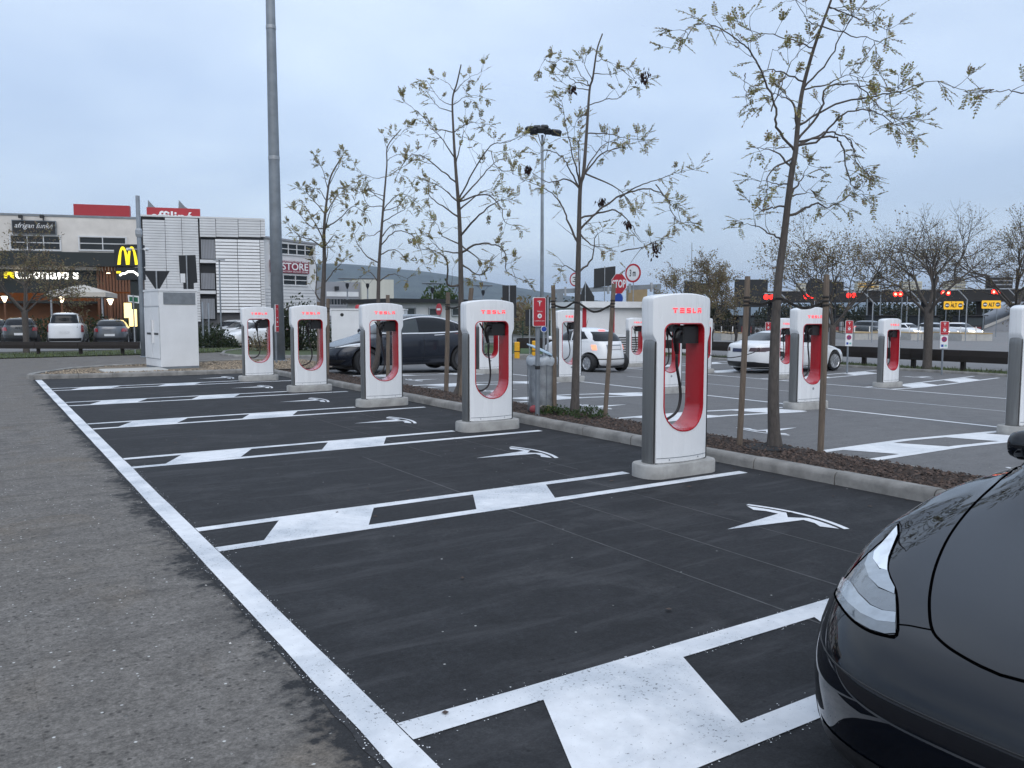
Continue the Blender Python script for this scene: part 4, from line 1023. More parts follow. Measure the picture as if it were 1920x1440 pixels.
# lower grille, corner intake and chin lip
decal('lower_grille', bvh3, [(-.52, .235), (.52, .235), (.60, .31), (-.60, .31)], FRONT, TRIMK, car3, .004, 3)
for s in (-1, 1):
    decal('fog_recess', bvh3, [(s*.62, .24), (s*.80, .26), (s*.845, .41), (s*.78, .40), (s*.66, .33)], FRONT, TRIMK, car3, .004, 3)
    decal('fog_lamp_blade', bvh3, [(s*.72, .365), (s*.80, .40), (s*.85, .47), (s*.80, .455)], FRONT, GALV, car3, .010, 2)
for zz in (.545, .225): strip_line('bumper_crease', bvh3, [(-.8, zz+.03), (-.5, zz), (0, zz-.01), (.5, zz), (.8, zz+.03)], FRONT, .003, TRIMK, car3, 0)
decal('tail_lamp', bvh3, [(.55, .82), (.85, .86), (.85, .95), (.55, .92)], REAR, LAMPR, car3); decal('tail_lamp', bvh3, [(-.55, .82), (-.85, .86), (-.85, .95), (-.55, .92)], REAR, LAMPR, car3)

# ---------------------------------------------------------------- dark grey crossover parked nose to the strip
LX = 5.04; GREYP = carpaint('dark_blue_grey_paint', (.012, .016, .026), .25, .3, .5, .4)
ringsX = [(.25, LX-.25, .86, 4.4, .22), (.10, LX-.10, .94, 4.2, .26), (.03, LX-.03, .985, 4, .40), (0, LX, 1.0, 3.9, .56), (.03, LX-.01, 1.0, 3.8, [(0, .66), (1, .74), (3, .80), (LX, .88)]),
  (.10, LX-.03, .99, 3.6, [(0, .74), (.5, .83), (1, .93), (2, 1.0), (LX, 1.06)]), (.24, LX-.08, .95, 3.5, [(.2, .80), (.6, .90), (1.1, 1.0), (1.6, 1.06), (3, 1.10), (LX, 1.16)]),
  (.55, LX-.18, .90, 3.5, [(.5, .90), (1.1, 1.03), (1.6, 1.09), (3, 1.13), (LX, 1.20)]), (1.12, LX-.35, .87, 3.8, [(1.1, 1.06), (1.6, 1.12), (3, 1.16), (LX-.3, 1.26)]),
  (1.62, LX-.72, .80, 3.6, [(1.6, 1.36), (2.4, 1.38), (LX-.7, 1.40)]), (2.12, LX-1.35, .68, 3.4, [(2.1, 1.58), (2.9, 1.61), (LX-1.35, 1.57)]), (2.4, LX-1.8, .45, 3.2, 1.665), (2.6, LX-2.1, .15, 3, 1.682)]
pX = Vector((9.05 - .95 + LX/2, 22.35, .012))
carX, bX, bvX = build_car('parked_car', 'dark grey crossover with chrome window trim parked nose to the planting strip', pX, 0, ringsX, LX, GREYP, (.95, 3.95), R=.375, rim=.27, rimmat=RIMD, sub=1)
sw = [[(1.45, 1.15), (2.05, 1.44), (2.55, 1.55), (2.55, 1.15)], [(2.58, 1.15), (2.58, 1.555), (3.25, 1.545), (3.75, 1.43), (3.75, 1.19)], [(3.79, 1.19), (3.79, 1.415), (4.15, 1.29), (4.38, 1.215)]]
windows(carX, bvX, LX, side=sw[:1], glass=GLASSG); windows(carX, bvX, LX, side=sw[1:], front=[(-.76, 1.13), (.76, 1.13), (.62, 1.53), (-.62, 1.53)], rear=[(-.7, 1.25), (.7, 1.25), (.58, 1.5), (-.58, 1.5)])
for s in (-1, 1):
    strip_line('chrome_trim', bvX, sh([(1.40, 1.135), (1.7, 1.30), (2.05, 1.465), (2.6, 1.58), (3.25, 1.57), (3.8, 1.44), (4.15, 1.31), (4.42, 1.215), (3.8, 1.165), (3, 1.13), (2, 1.125), (1.40, 1.135)], LX), SIDE(s), .023, CHROME, carX, .012)
    strip_line('door_handle', bvX, sh([(3.02, 1.075), (3.35, 1.09)], LX), SIDE(s), .014, CHROME, carX, .006)
    decal('headlight', bvX, [(s*.50, .745), (s*.90, .80), (s*.93, .90), (s*.75, .845)], FRONT, LAMPC, carX, .006)
    decal('tail_lamp', bvX, [(s*.5, .98), (s*.92, 1.0), (s*.92, 1.12), (s*.55, 1.08)], REAR, LAMPR, carX, .006)
    for xx in (1.62, 2.66, 3.84): strip_line('door_gap', bvX, sh([(xx, 1.1), (xx+.02, .7), (xx-.02, .36)], LX), SIDE(s), .006, SIGNK, carX, 0)
    strip_line('sill_line', bvX, sh([(1.45, .42), (3.45, .46)], LX), SIDE(s), .006, TRIMK, carX, 0)
    strip_line('headlamp_blade', bvX, [(s*.52, .76), (s*.72, .78), (s*.93, .86)], FRONT, .012, SIGNW, carX, .012)
decal('lower_grille', bvX, [(-.7, .33), (.7, .33), (.8, .43), (-.8, .43)], FRONT, TRIMK, carX, .004, 3)
mirrors(carX, LX, 1.62, .96, 1.18, GREYP, 1.1)

# ---------------------------------------------------------------- small white hatchback, seen from behind
LF = 3.57; WHITEP = carpaint('white_car_paint', (.72, .73, .74), .25, 0, .8)
ringsF = [(.22, LF-.22, .70, 4, .19), (.08, LF-.08, .77, 3.8, .24), (.02, LF-.01, .80, 3.1, .38), (0, LF, .815, 2.9, .50), (.03, LF-.02, .812, 2.8, [(0, .62), (LF, .64)]), (.10, LF-.06, .795, 2.8, [(0, .76), (.8, .84), (LF, .84)]),
  (.25, LF-.11, .755, 2.9, [(.2, .82), (.9, .92), (LF, .95)]), (.55, LF-.16, .725, 3.1, [(.5, .90), (.9, .97), (LF, 1.01)]), (.86, LF-.25, .695, 3.3, [(.8, .97), (1.2, 1.02), (LF, 1.07)]), (1.18, LF-.44, .63, 3.3, [(1.1, 1.20), (LF, 1.25)]),
  (1.48, LF-.74, .545, 3.2, [(1.4, 1.355), (LF, 1.36)]), (1.7, LF-1.05, .38, 3, 1.425), (1.95, LF-1.3, .13, 3, 1.445)]
pF = Vector((17.35, 21.2 - .48 + LF/2, 0)); pF.z = zg(pF.x) + .012
carF, bF, bvF = build_car('small_car', 'small round white hatchback driving away with brake lights lit', pF, -pi/2, ringsF, LF, WHITEP, (.72, 3.02), R=.30, rim=.215, rimmat=RIMS, spokes=8, sub=1)
windows(carF, bvF, LF, side=[[(1.05, 1.0), (1.42, 1.29), (2.0, 1.35), (2.08, 1.01)], [(2.14, 1.02), (2.10, 1.35), (2.6, 1.31), (2.9, 1.09)]], front=[(-.6, 1.04), (.6, 1.04), (.5, 1.36), (-.5, 1.36)], rear=[(-.55, 1.01), (.55, 1.01), (.56, 1.07), (.45, 1.31), (-.45, 1.31), (-.56, 1.07)])
for s in (-1, 1):
    decal('tail_lamp', bvF, [(s*.55, .73), (s*.63, .73), (s*.63, .89), (s*.55, .89)], REAR, BRAKEO, carF, .012)
    decal('headlight', bvF, [(s*.45+.11*cos(q), .78+.11*sin(q)) for q in [2*pi*i/10 for i in range(10)]], FRONT, LAMPC, carF, .008)
    strip_line('waist_line', bvF, sh([(.9, .955), (2, .985), (3.1, .985)], LF), SIDE(s), .004, GALVD, carF, 0)
decal('brake_lamp', bvF, [(-.13, 1.335), (.13, 1.335), (.13, 1.362), (-.13, 1.362)], REAR, BRAKE, carF, .012)
decal('bumper_strip', bvF, [(-.62, .425), (.62, .425), (.62, .455), (-.62, .455)], REAR, SIGNK, carF, .006, 3)
decal('number_plate', bvF, [(-.26, .75), (.26, .75), (.26, .86), (-.26, .86)], REAR, PLATE, carF, .012)
decal('plate_surround', bvF, [(-.29, .735), (.29, .735), (.30, .90), (-.30, .90)], REAR, GALVD, carF, .006)
MB().tube([(.2, 0, 1.43), (.33, 0, 1.75)], [.008, .004], 5).build('aerial', SIGNK, carF)
mirrors(carF, LF, 1.1, .74, 1.08, WHITEP, .85)

# ---------------------------------------------------------------- white saloon in the far bay
LS = 4.97
ringsS = sedan(LS, 1.96, 1.47, .66, 1.02, .95)
pS = Vector((22.0 + LS/2, 19.75, 0)); pS.z = zg(pS.x) + .02
carS, bS, bvS = build_car('parked_car', 'white saloon with dark roof glass parked in the far bay, tail towards us', pS, pi, ringsS, LS, WHITEP, (.98, 3.94), R=.352, rim=.265, rimmat=RIMS, spokes=10, sub=1)
windows(carS, bvS, LS, side=[[(1.62, 1.02), (2.15, 1.28), (2.7, 1.36), (2.7, 1.04)], [(2.74, 1.04), (2.74, 1.36), (3.35, 1.32), (3.95, 1.13), (3.7, 1.08)]], front=[(-.72, 1.02), (.72, 1.02), (.58, 1.33), (-.58, 1.33)], rear=[(-.68, 1.12), (.68, 1.12), (.60, 1.37), (-.60, 1.37)])
decal('roof_glass', bvS, [(-.35, -.55), (.75, -.55), (.75, .55), (-.35, .55)], TOP, GLASSK, carS, .004, 3)
decal('bonnet_panel', bvS, [(-2.15, -.6), (-1.3, -.7), (-1.3, .7), (-2.15, .6)], TOP, GLASSK, carS, .003, 3)
for s in (-1, 1):
    decal('tail_lamp', bvS, [(s*.40, .76), (s*.80, .75), (s*.95, .83), (s*.90, .90), (s*.45, .885)], REAR, LAMPD, carS, .008, 3)
    decal('headlight', bvS, [(s*.55, .66), (s*.88, .70), (s*.90, .77), (s*.70, .74)], FRONT, LAMPC, carS, .006)
    strip_line('door_gap', bvS, sh([(2.72, 1.0), (2.74, .7), (2.72, .32)], LS), SIDE(s), .003, GALVD, carS, 0)
    strip_line('wing_crease', bvS, sh([(.75, .80), (1.5, .86), (3, .90), (4.4, .92)], LS), SIDE(s), .003, GALVD, carS, 0)
decal('rear_diffuser', bvS, [(-.82, .23), (.82, .23), (.86, .36), (.6, .41), (-.6, .41), (-.86, .36)], REAR, TRIMK, carS, .010, 3)
decal('number_plate', bvS, [(-.28, .73), (.28, .73), (.28, .85), (-.28, .85)], REAR, PLATEB, carS, .012)
decal('chrome_bar', bvS, [(-.42, .87), (.42, .87), (.42, .89), (-.42, .89)], REAR, CHROME, carS, .012)
mirrors(carS, LS, 1.75, .93, 1.06, WHITEP)
cb_ = MB().tube(catmull([Vector((20.45, 20.0, zg(20.4)+.72)), Vector((20.7, 19.8, zg(20.6)+.62)), Vector((21.2, 19.4, zg(21)+.55)), Vector((21.7, 19.0, zg(21.7)+.70)), Vector((22.05, 18.87, zg(22)+.86))], 6), .016, 8).build('charging_cable', RUB, smooth=True)
tag(cb_, 'black charging cable running from the far post to the white saloon', 'cable')
cb_ = MB().tube(catmull([Vector((12.55, 21.1, .58)), Vector((12.5, 21.35, .5)), Vector((12.75, 21.5, .62)), Vector((12.85, 21.6, .95))], 6), .016, 8).build('charging_cable', RUB, smooth=True)
tag(cb_, 'black charging cable plugged into the tail of the dark crossover', 'cable')

# ---------------------------------------------------------------- cars in the restaurant car park and on the roads
def simple(label, u, F, rz, kind, paint_, dims, lit=None, hl=False, z=0, group=None, name='parked_car'):
    L, W_, H = dims
    rings = {'hatch': lambda: hatch(L, W_, H), 'suv': lambda: hatch(L, W_, H, .82, 1.05, 1.12, .22), 'sedan': lambda: sedan(L, W_, H),
             'van': lambda: [(a, b, c, max(d, 5), e) for a, b, c, d, e in hatch(L, W_, H, .85, 1.12, 1.18, .06)]}[kind]()
    p = gat(u, F); p.z += .012 + z
    root, b, bv = build_car(name, label, p, rz, rings, L, paint_, (.85, L-.85), K=28, sub=1, R=.32, rim=.22, rimmat=RIMS, cut=False, spokes=6, group=group, wy=W_/2+.004)
    zb = (H*.66 if kind != 'van' else H*.62); zt = H-.13; ww = W_/2
    if kind == 'sedan':
        windows(root, bv, L, side=[[(L*.34, .98), (L*.45, H-.15), (L*.72, H-.16), (L*.80, 1.05)]], front=[(-ww*.7, 1.0), (ww*.7, 1.0), (ww*.56, H-.12), (-ww*.56, H-.12)], rear=[(-ww*.66, 1.12), (ww*.66, 1.12), (ww*.54, H-.12), (-ww*.54, H-.12)], sub=1)
    else:
        windows(root, bv, L, side=[[(L*.30, zb+.06), (L*.42, zt), (L*.85, zt), (L*.92, zb+.12)]], front=[(-ww*.72, zb+.03), (ww*.72, zb+.03), (ww*.6, zt), (-ww*.6, zt)], rear=[(-ww*.75, zb+.10), (ww*.75, zb+.10), (ww*.64, zt+.02), (-ww*.64, zt+.02)], sub=1)
    zl = zb - .10
    for s in (-1, 1):
        if kind == 'van': decal('tail_lamp', bv, [(s*ww*.86, .75), (s*ww*.97, .75), (s*ww*.95, 1.15), (s*ww*.87, 1.15)], REAR, lit or LAMPR, root, .016, 1)
        else: decal('tail_lamp', bv, [(s*ww*.64, zl-.10), (s*ww*.93, zl-.10), (s*ww*.93, zl+.08), (s*ww*.68, zl+.08)], REAR, lit or LAMPR, root, .016, 1)
        decal('headlight', bv, [(s*ww*.5, .62), (s*ww*.88, .64), (s*ww*.88, .76), (s*ww*.6, .72)], FRONT, HEADL if hl else LAMPC, root, .016, 1)
    decal('number_plate', bv, [(-.26, zl-.34), (.26, zl-.34), (.26, zl-.22), (-.26, zl-.22)], REAR, PLATE, root, .016, 1)
    decal('rear_bumper', bv, [(-ww*.85, .28), (ww*.85, .28), (ww*.87, .44), (-ww*.87, .44)], REAR, TRIMK, root, .008, 2)
    decal('front_grille', bv, [(-ww*.6, .36), (ww*.6, .36), (ww*.6, .5), (-ww*.6, .5)], FRONT, TRIMK, root, .008, 2)
    return root
AWAY = atan2(-cos(YAW), -sin(YAW)); C_DARK = carpaint('dark_green_grey_paint', (.022, .026, .028)); C_GREY = carpaint('mid_grey_paint', (.11, .12, .135), .3, .5); C_SILV = carpaint('silver_paint', (.42, .44, .46), .3, .5)
PG = 'cars parked before the restaurant'
simple('dark hatchback with red tail lamps parked behind the brown tree', 38, 47, AWAY+.50, 'suv', C_DARK, (4.3, 1.82, 1.55), group=PG)
simple('dark car cut by the left picture edge in the restaurant car park', -12, 48.5, AWAY+.5, 'hatch', C_DARK, (4.2, 1.78, 1.48), group=PG)
simple('boxy white van with black rear window in the restaurant car park', 127, 46.5, AWAY+.40, 'van', WHITEP, (4.4, 1.80, 1.82), group=PG)
simple('grey rounded hatchback near the yellow menu board', 211, 47.5, AWAY+.36, 'hatch', C_GREY, (4.2, 1.78, 1.46), group=PG)
WG = 'cars parked by the white clad building'
simple('silver car behind two white ones by the white clad building', 432, 60, .30, 'hatch', C_SILV, (4.3, 1.8, 1.5), group=WG)
simple('middle white car of the three by the white clad building', 458, 53, .30, 'hatch', WHITEP, (4.1, 1.75, 1.48), group=WG)
simple('white car at the kerb seen through the farthest charging slot', 484, 46.5, .30, 'hatch', WHITEP, (4.2, 1.8, 1.46), group=WG)
TG = 'cars at the toll plaza'; TOLLA = AWAY + pi + .35
simple('dark car with lit headlamps left of the second concrete island', 1636, 84, TOLLA, 'suv', C_DARK, (4.4, 1.85, 1.65), hl=True, lit=BRAKE, group=TG, name='moving_car')
simple('white car coming through the toll lane behind the lone far post', 1702, 80, TOLLA, 'sedan', WHITEP, (4.5, 1.8, 1.45), hl=True, group=TG, name='moving_car')
simple('car with glaring headlamps beside the second red parking sign', 1757, 78, TOLLA, 'hatch', C_SILV, (4.2, 1.8, 1.5), hl=True, group=TG, name='moving_car')
simple('pale car with glaring lamp just left of the last concrete island', 1803, 80, TOLLA, 'hatch', WHITEP, (4.2, 1.8, 1.5), hl=True, group=TG, name='moving_car')
# ================================================================ lettering
def text_mesh(s, size=1.0, ext=.01, off=0.0, shear=0, align='CENTER', sx=1):
    c = bpy.data.curves.new('t', 'FONT'); c.body = s; c.size = size; c.extrude = ext; c.offset = off; c.shear = shear; c.align_x = align; c.align_y = 'CENTER'; c.resolution_u = 3
    o = bpy.data.objects.new('t', c); COL.objects.link(o); bpy.context.view_layer.update()
    me = bpy.data.meshes.new_from_object(o.evaluated_get(bpy.context.evaluated_depsgraph_get())); bpy.data.objects.remove(o, do_unlink=True); bpy.data.curves.remove(c)
    for v in me.vertices: v.co = (v.co.x*sx, -v.co.z, v.co.y)       # upright, facing -y
    return me
def fit(me, x0, x1, z0, z1, y):
    xs = [v.co.x for v in me.vertices]; zs = [v.co.z for v in me.vertices]; a, b, c, d = min(xs), max(xs), min(zs), max(zs)
    for v in me.vertices: v.co = (x0 + (v.co.x-a)/(b-a)*(x1-x0), v.co.y + y, z0 + (v.co.z-c)/(d-c)*(z1-z0))
    return me
def text_on(name, s, x0, x1, z0, z1, y, mat, par, ext=.01, off=0, shear=0): return obj(name, fit(text_mesh(s, 1, ext, off, shear), x0, x1, z0, z1, y), mat, par)
class Facade:
    "upright plane between two ground points; local x along it, local y away from us"
    def __init__(s, name, label, cat, u0, F0, u1, F1, z=0):
        s.a = gat(u0, F0); s.b = gat(u1, F1); s.a.z = s.b.z = z; d = s.b - s.a; s.w = d.length; s.rz = atan2(d.y, d.x); s.t = d.normalized(); s.n = Vector((-s.t.y, s.t.x, 0))
        s.root = thing(name, label, cat, s.a, s.rz)
    def p(s, u, v, y=0):
        d = ray(u, v); k = ((s.a + s.n*y) - CAM).dot(s.n)/d.dot(s.n); q = CAM + d*k - s.a; return q.dot(s.t), q.z
    def r(s, u0, v0, u1, v1, y=0):
        vm, um = (v0+v1)/2, (u0+u1)/2; return s.p(u0, vm, y)[0], s.p(u1, vm, y)[0], s.p(um, v1, y)[1], s.p(um, v0, y)[1]
    def box(s, name, px, y0, y1, mat, par=None, ref=0):
        x0, x1, z0, z1 = s.r(*px, ref); return MB().box(x0, x1, y0, y1, z0, z1).build(name, mat, par or s.root)
    def window(s, px, nx, nz, frame, glass, y=0, fw=.09):
        x0, x1, z0, z1 = s.r(*px); m = MB()
        m.box(x0, x1, y-.09, y+.0, z0, z0+fw).box(x0, x1, y-.09, y+.0, z1-fw, z1).box(x0, x0+fw, y-.088, y, z0+fw, z1-fw).box(x1-fw, x1, y-.088, y, z0+fw, z1-fw)
        o = m.build('window', frame, s.root); cw, ch = (x1-x0-2*fw)/nx, (z1-z0-2*fw)/nz
        for i in range(nx):
            for j in range(nz):
                MB().box(x0+fw+i*cw+.03, x0+fw+(i+1)*cw-.03, y-.02, y-.012, z0+fw+j*ch+.03, z0+fw+(j+1)*ch-.03).build('pane', glass, o)
        for i in range(1, nx): MB().box(x0+fw+i*cw-.03, x0+fw+i*cw+.03, y-.085, y-.004, z0+fw, z1-fw).build('mullion', frame, o)
        for j in range(1, nz): MB().box(x0+fw, x1-fw, y-.082, y-.006, z0+fw+j*ch-.03, z0+fw+j*ch+.03).build('transom', frame, o)
        return o
BEIGE = M('stained_beige_render', (.62, .59, .55), .85, 0, .14, .6, .1); DGREEN = M('dark_green_cladding', (.010, .016, .017), .6, 0, .2, 1.5)
SLAT = M('brown_wood_slats', (.16, .065, .03), .6, 0, .3, 2, 0, stretch=(8, 1, .4)); WARMIN = M('warm_interior_wall', (.26, .115, .055), .8, 0, .3, .7); CLADW = M('white_cladding', (.76, .77, .78), .55, 0, .10, .5, 0)
CLADG = M('greyish_cladding', (.60, .61, .62), .6, 0, .12, .6); GAPD = M('dark_gap', (.10, .10, .105), .9, 0, .2, 2); GREYW = M('grey_wall', (.25, .26, .28), .8, 0, .12, .4); FRAMEW = M('white_window_frame', (.60, .61, .62), .5, 0, .05, 2)
GLASSW = glassmat('building_glass', (.018, .024, .028), .05); REDB = M('red_roof_sign', (.36, .018, .028), .5, 0, .08, 1.2); YEL = emit('lit_yellow', (1.0, .80, .02), 1.0, (.7, .5, .02)); WARML = emit('warm_lit_panel', (1, .74, .30), 1.7); WARMW = emit('warm_white_lamp', (1, .80, .55), 5.0); LETW = emit('lit_white_letters', (1, .97, .90), 3.2)
# ---------------------------------------------------------------- restaurant block
A = Facade('restaurant_building', 'beige two-storey block with dark restaurant front, brown slats and lit letters', 'building', -330, 55.5, 268, 61)
x0, x1, z0, z1 = A.r(-330, 396, 268, 478); zt = A.p(268, 411)[1]
up = MB().box(0, A.w, 0, 18, 4.9, zt).build('upper_wall', BEIGE, A.root)
MB().box(-.05, A.w+.05, -.06, 18.05, zt, zt+.14).build('parapet_cap', GALVD, up)
MB().box(0, A.w, 2.2, 18, 0, 4.9).build('ground_floor_wall', WARMIN, A.root)
MB().box(0, A.w, .0, 2.2, 4.72, 4.9).build('soffit', DGREEN, A.root)
A.box('canopy_fascia', (-330, 471, 252, 497), -1.0, -.05, DGREEN); A.box('sign_wall', (-330, 497, 180, 548), .25, .55, DGREEN)
MB().box(A.r(-330, 600, 0, 480)[0], A.p(186, 548)[0], .25, 2.2, 2.55, 2.7).build('lintel', DGREEN, A.root)
xs = [A.p(u, 500)[0] for u in (180, 250)]
n = 12
for lo, hi in ((547, 486), (612, 550)):
    zz0, zz1 = A.p(215, lo)[1], A.p(215, hi)[1]
    for i in range(n):
        a = xs[0] + (xs[1]-xs[0])*i/n; MB().box(a+.02, a + (xs[1]-xs[0])/n - .03, -.02, .10, zz0, zz1).build('wood_slat', SLAT, A.root)
    MB().box(xs[0], xs[1], .12, .3, zz0, zz1).build('slat_backing', DGREEN, A.root)
A.window((18, 440, 115, 470), 3, 2, FRAMEW, GLASSW); A.window((147, 443, 238, 471), 2, 2, FRAMEW, GLASSW)
sg = A.box('name_board', (25, 415, 105, 438), -.25, -.05, SIGNB); x0, x1, z0, z1 = A.r(29, 419, 101, 434); text_on('board_text', 'afrigan funké', x0, x1, z0+.1, z1, -.262, SIGNW, sg, .005, .0, .35)
A.box('board_frame', (23.6, 413.6, 106.4, 439.4), -.22, -.055, GALVD)
for u in (42, 82):
    x, z = A.p(u, 409); m = MB(); m.box(x-.03, x+.03, -.2, -.06, z-.5, z+.2).box(x-.12, x+.12, -.6, -.35, z-.05, z+.16); m.box(x-.02, x+.02, -.4, -.1, z+.05, z+.09); m.build('spot_lamp', SIGNK, A.root)
x0, x1, z0, z1 = A.r(5, 500, 148, 523)
lm = text_mesh("McDonald's", 1, .06, .02)
xs_ = [v.co.x for v in lm.vertices]; t0, t1 = min(xs_), max(xs_); bpy.data.meshes.remove(lm)
cur = 0
adv = {'M': .80, 'c': .55, 'D': .74, 'o': .60, 'n': .60, 'a': .57, 'l': .28, 'd': .60, "'": .22, 's': .53}
tot = sum(adv[c] for c in "McDonald's")
for i, c in enumerate("McDonald's"):
    lw = adv[c]; xa = x0 + (x1-x0)*cur/tot; xb = x0 + (x1-x0)*(cur+lw)/tot; cur += lw; H = z1-z0
    lo, hi = {'M': (0, 1), 'D': (0, 1), 'l': (0, 1), 'd': (0, 1), "'": (.7, 1)}.get(c, (0, .72))
    text_on('lit_letter', c, xa+.05, xb-.06, z0+H*lo, z0+H*hi, .12, YEL if i == 0 else LETW, A.root, .06, .018)
A.box('roof_sign', (138, 384, 243, 414), 2.0, 2.6, REDB, None, 2)
for u in (150, 230): A.box('sign_leg', (u-1, 404, u+1, 414), 2.2, 2.4, GALVD)
for u in (31, 118, 203):
    x, z = A.p(u, 480); MB().lathe([(.13, 0), (.13, .04), (0, .05)], 10, (x, -.3, 4.68)).build('down_light', WARMW, A.root)
# awning and warm wall behind
aw = MB(); x0, x1 = A.p(100, 550, -4)[0], A.p(208, 550, -4)[0]; zc, ze = A.p(150, 533, -4)[1], A.p(150, 549, -4)[1]
aw.add([(x0, -6, ze), (x1, -6, ze), (x1, -1.5, ze), (x0, -1.5, ze), ((x0+x1)/2, -3.8, zc), (x0, -6, ze-.3), (x1, -6, ze-.3), (x1, -1.5, ze-.3), (x0, -1.5, ze-.3)], [(0,1,4),(1,2,4),(2,3,4),(3,0,4),(0,1,6,5),(1,2,7,6),(2,3,8,7),(3,0,5,8)])
pr = thing('terrace_parasol', 'large cream square parasol on the restaurant terrace', 'parasol', A.a, A.rz)
aw.build('canopy', M('cream_canvas', (.50, .47, .42), .8, 0, .1, 1), pr); MB().tube([(x1-.25, -5.8, 0), (x1-.25, -5.8, ze-.3), (x1-.8, -5.2, ze-.02)], .06, 8).build('pole', GALV, pr); MB().tube([(x0+.25, -5.8, 0), (x0+.25, -5.8, ze)], .06, 8).build('pole', GALV, pr)
def lamp(u, v, F, label, k=1.0):
    b = gat(u, F); t = thing('garden_lamp', label, 'lamp', b, 0, 'lit terrace lamps'); h = at(u, v, F).z - b.z
    MB().tube([(0, 0, 0), (0, 0, h-.15)], .045, 8).build('lamp_post', SLAT, t); MB().lathe([(.05, h-.25), (.16, h+.02), (.20, h+.10), (.05, h+.14)], 12).build('lamp_globe', WARMW, t); MB().lathe([(.24, h+.12), (.22, h+.16), (0, h+.18)], 12).build('lamp_cap', SIGNK, t)
    return t
lamp(10, 559, 52, 'lit terrace lamp nearest the left picture edge'); lamp(117, 560, 52, 'lit terrace lamp above the white van'); lamp(208, 564, 52, 'lit terrace lamp at the parasol corner')
ld = bpy.data.lights.new('dining_room_light', 'AREA'); ld.shape = 'RECTANGLE'; ld.size = 14; ld.size_y = 1.2; ld.energy = 130; ld.color = (1, .62, .30)
lo = bpy.data.objects.new('dining_room_light', ld); COL.objects.link(lo); lo.parent = A.root; lo.location = (A.p(90, 560)[0], 1.1, 4.6)
# drive-through mast sign and menu boards
b = gat(255, 50); Ms = thing('mast_sign', 'dark mast sign with glowing yellow arches above a drive-through panel', 'sign', b, -YAW)
fl = lambda u, v: ((u-255)*50/FPX, at(u, v, 50).z - b.z)
def pbox(name, u0, v0, u1, v1, y0, y1, mat, par): (xa, zb), (xb, za) = fl(u0, v0), fl(u1, v1); return MB().box(xa, xb, y0, y1, za, zb).build(name, mat, par)
pbox('mast', 248, 520, 262, 640, -.12, .12, DGREEN, Ms); pn = pbox('sign_panel', 223, 459, 272, 500, -.3, .3, SIGNB, Ms); pn2 = pbox('lower_panel', 225, 502, 272, 525, -.28, .28, SIGNB, Ms)
def arch(xc, w, z0, z1, t, y):
    n = 16; O, I = [], []
    for i in range(n+1):
        s = -1 + 2*i/n; z = z0 + (z1-z0)*(1-abs(s)**2.3); O.append((xc + s*w/2, z)); 
        s2 = s; I.append((xc + s2*(w/2 - t*(1.15 if abs(s) > .5 else 1)), z0 + (z1-z0-t*1.2)*(1-abs(s2)**2.4)))
    return [(x, y, z) for x, z in O], [(x, y, z) for x, z in I]
(xa, zt_), (xb, zb_) = fl(229, 463), fl(267, 497); wA = (xb-xa)*.565
mA = MB()
for xc in (xa + wA/2, xb - wA/2):
    O, I = arch(xc, wA, zb_, zt_, .15, 0)
    mA.loft([[(x, -.36, z) for x, _, z in O], [(x, -.36, z) for x, _, z in I], [(x, -.30, z) for x, _, z in I], [(x, -.30, z) for x, _, z in O], [(x, -.36, z) for x, _, z in O]], cap=False, closed=False)
mA.build('yellow_arches', YEL, pn)
mC = MB(); q = [fl(u, v) for u, v in ((232, 517), (236, 514), (243, 513), (247, 510), (258, 510), (262, 513), (266, 515), (266, 518))]
mC.tube([(x, -.30, z) for x, z in q], .06, 5); mC.build('car_outline', LETW, pn2); pbox('yellow_mark', 226, 509, 234, 513, -.31, -.285, YEL, pn2)
Mb = thing('menu_board', 'glowing yellow drive-through menu boards beside the mast', 'menu board', gat(246, 49), -YAW); bM_ = gat(246, 49)
for i, (u0, v0, u1, v1) in enumerate(((233, 568, 246, 596), (243, 580, 257, 612), (245, 569, 249, 580), (254, 581, 258.5, 612))):
    k = 49/FPX; MB().box((u0-246)*k, (u1-246)*k, -.1*i, -.1*i+.08, at(246, v1, 49).z, at(246, v0, 49).z).build('lit_panel', WARML, Mb)
MB().tube([(0, .1, 0), (0, .1, 2)], .06, 8).build('stand', SIGNK, Mb); MB().tube([(.25, -.05, 0), (.25, -.05, 1.2)], .05, 8).build('stand', SIGNK, Mb)
hd = leafmat('hedge_leaves', [(0, (.018, .030, .014)), (.6, (.035, .052, .022)), (1, (.05, .06, .025))])
for i, (u, w) in enumerate(((78, 1.6), (170, 1.6), (240, 1.3))):
    shrublet('hedge', ['dark hedge between the dark hatchback and the white van', 'dark hedge between the white van and the grey hatchback', 'dark hedge behind the menu board'][i], gat(u, 53), w*1.5, 1.6, 1500, hd, 50+i, .22, 'hedge', group='hedges before the restaurant')
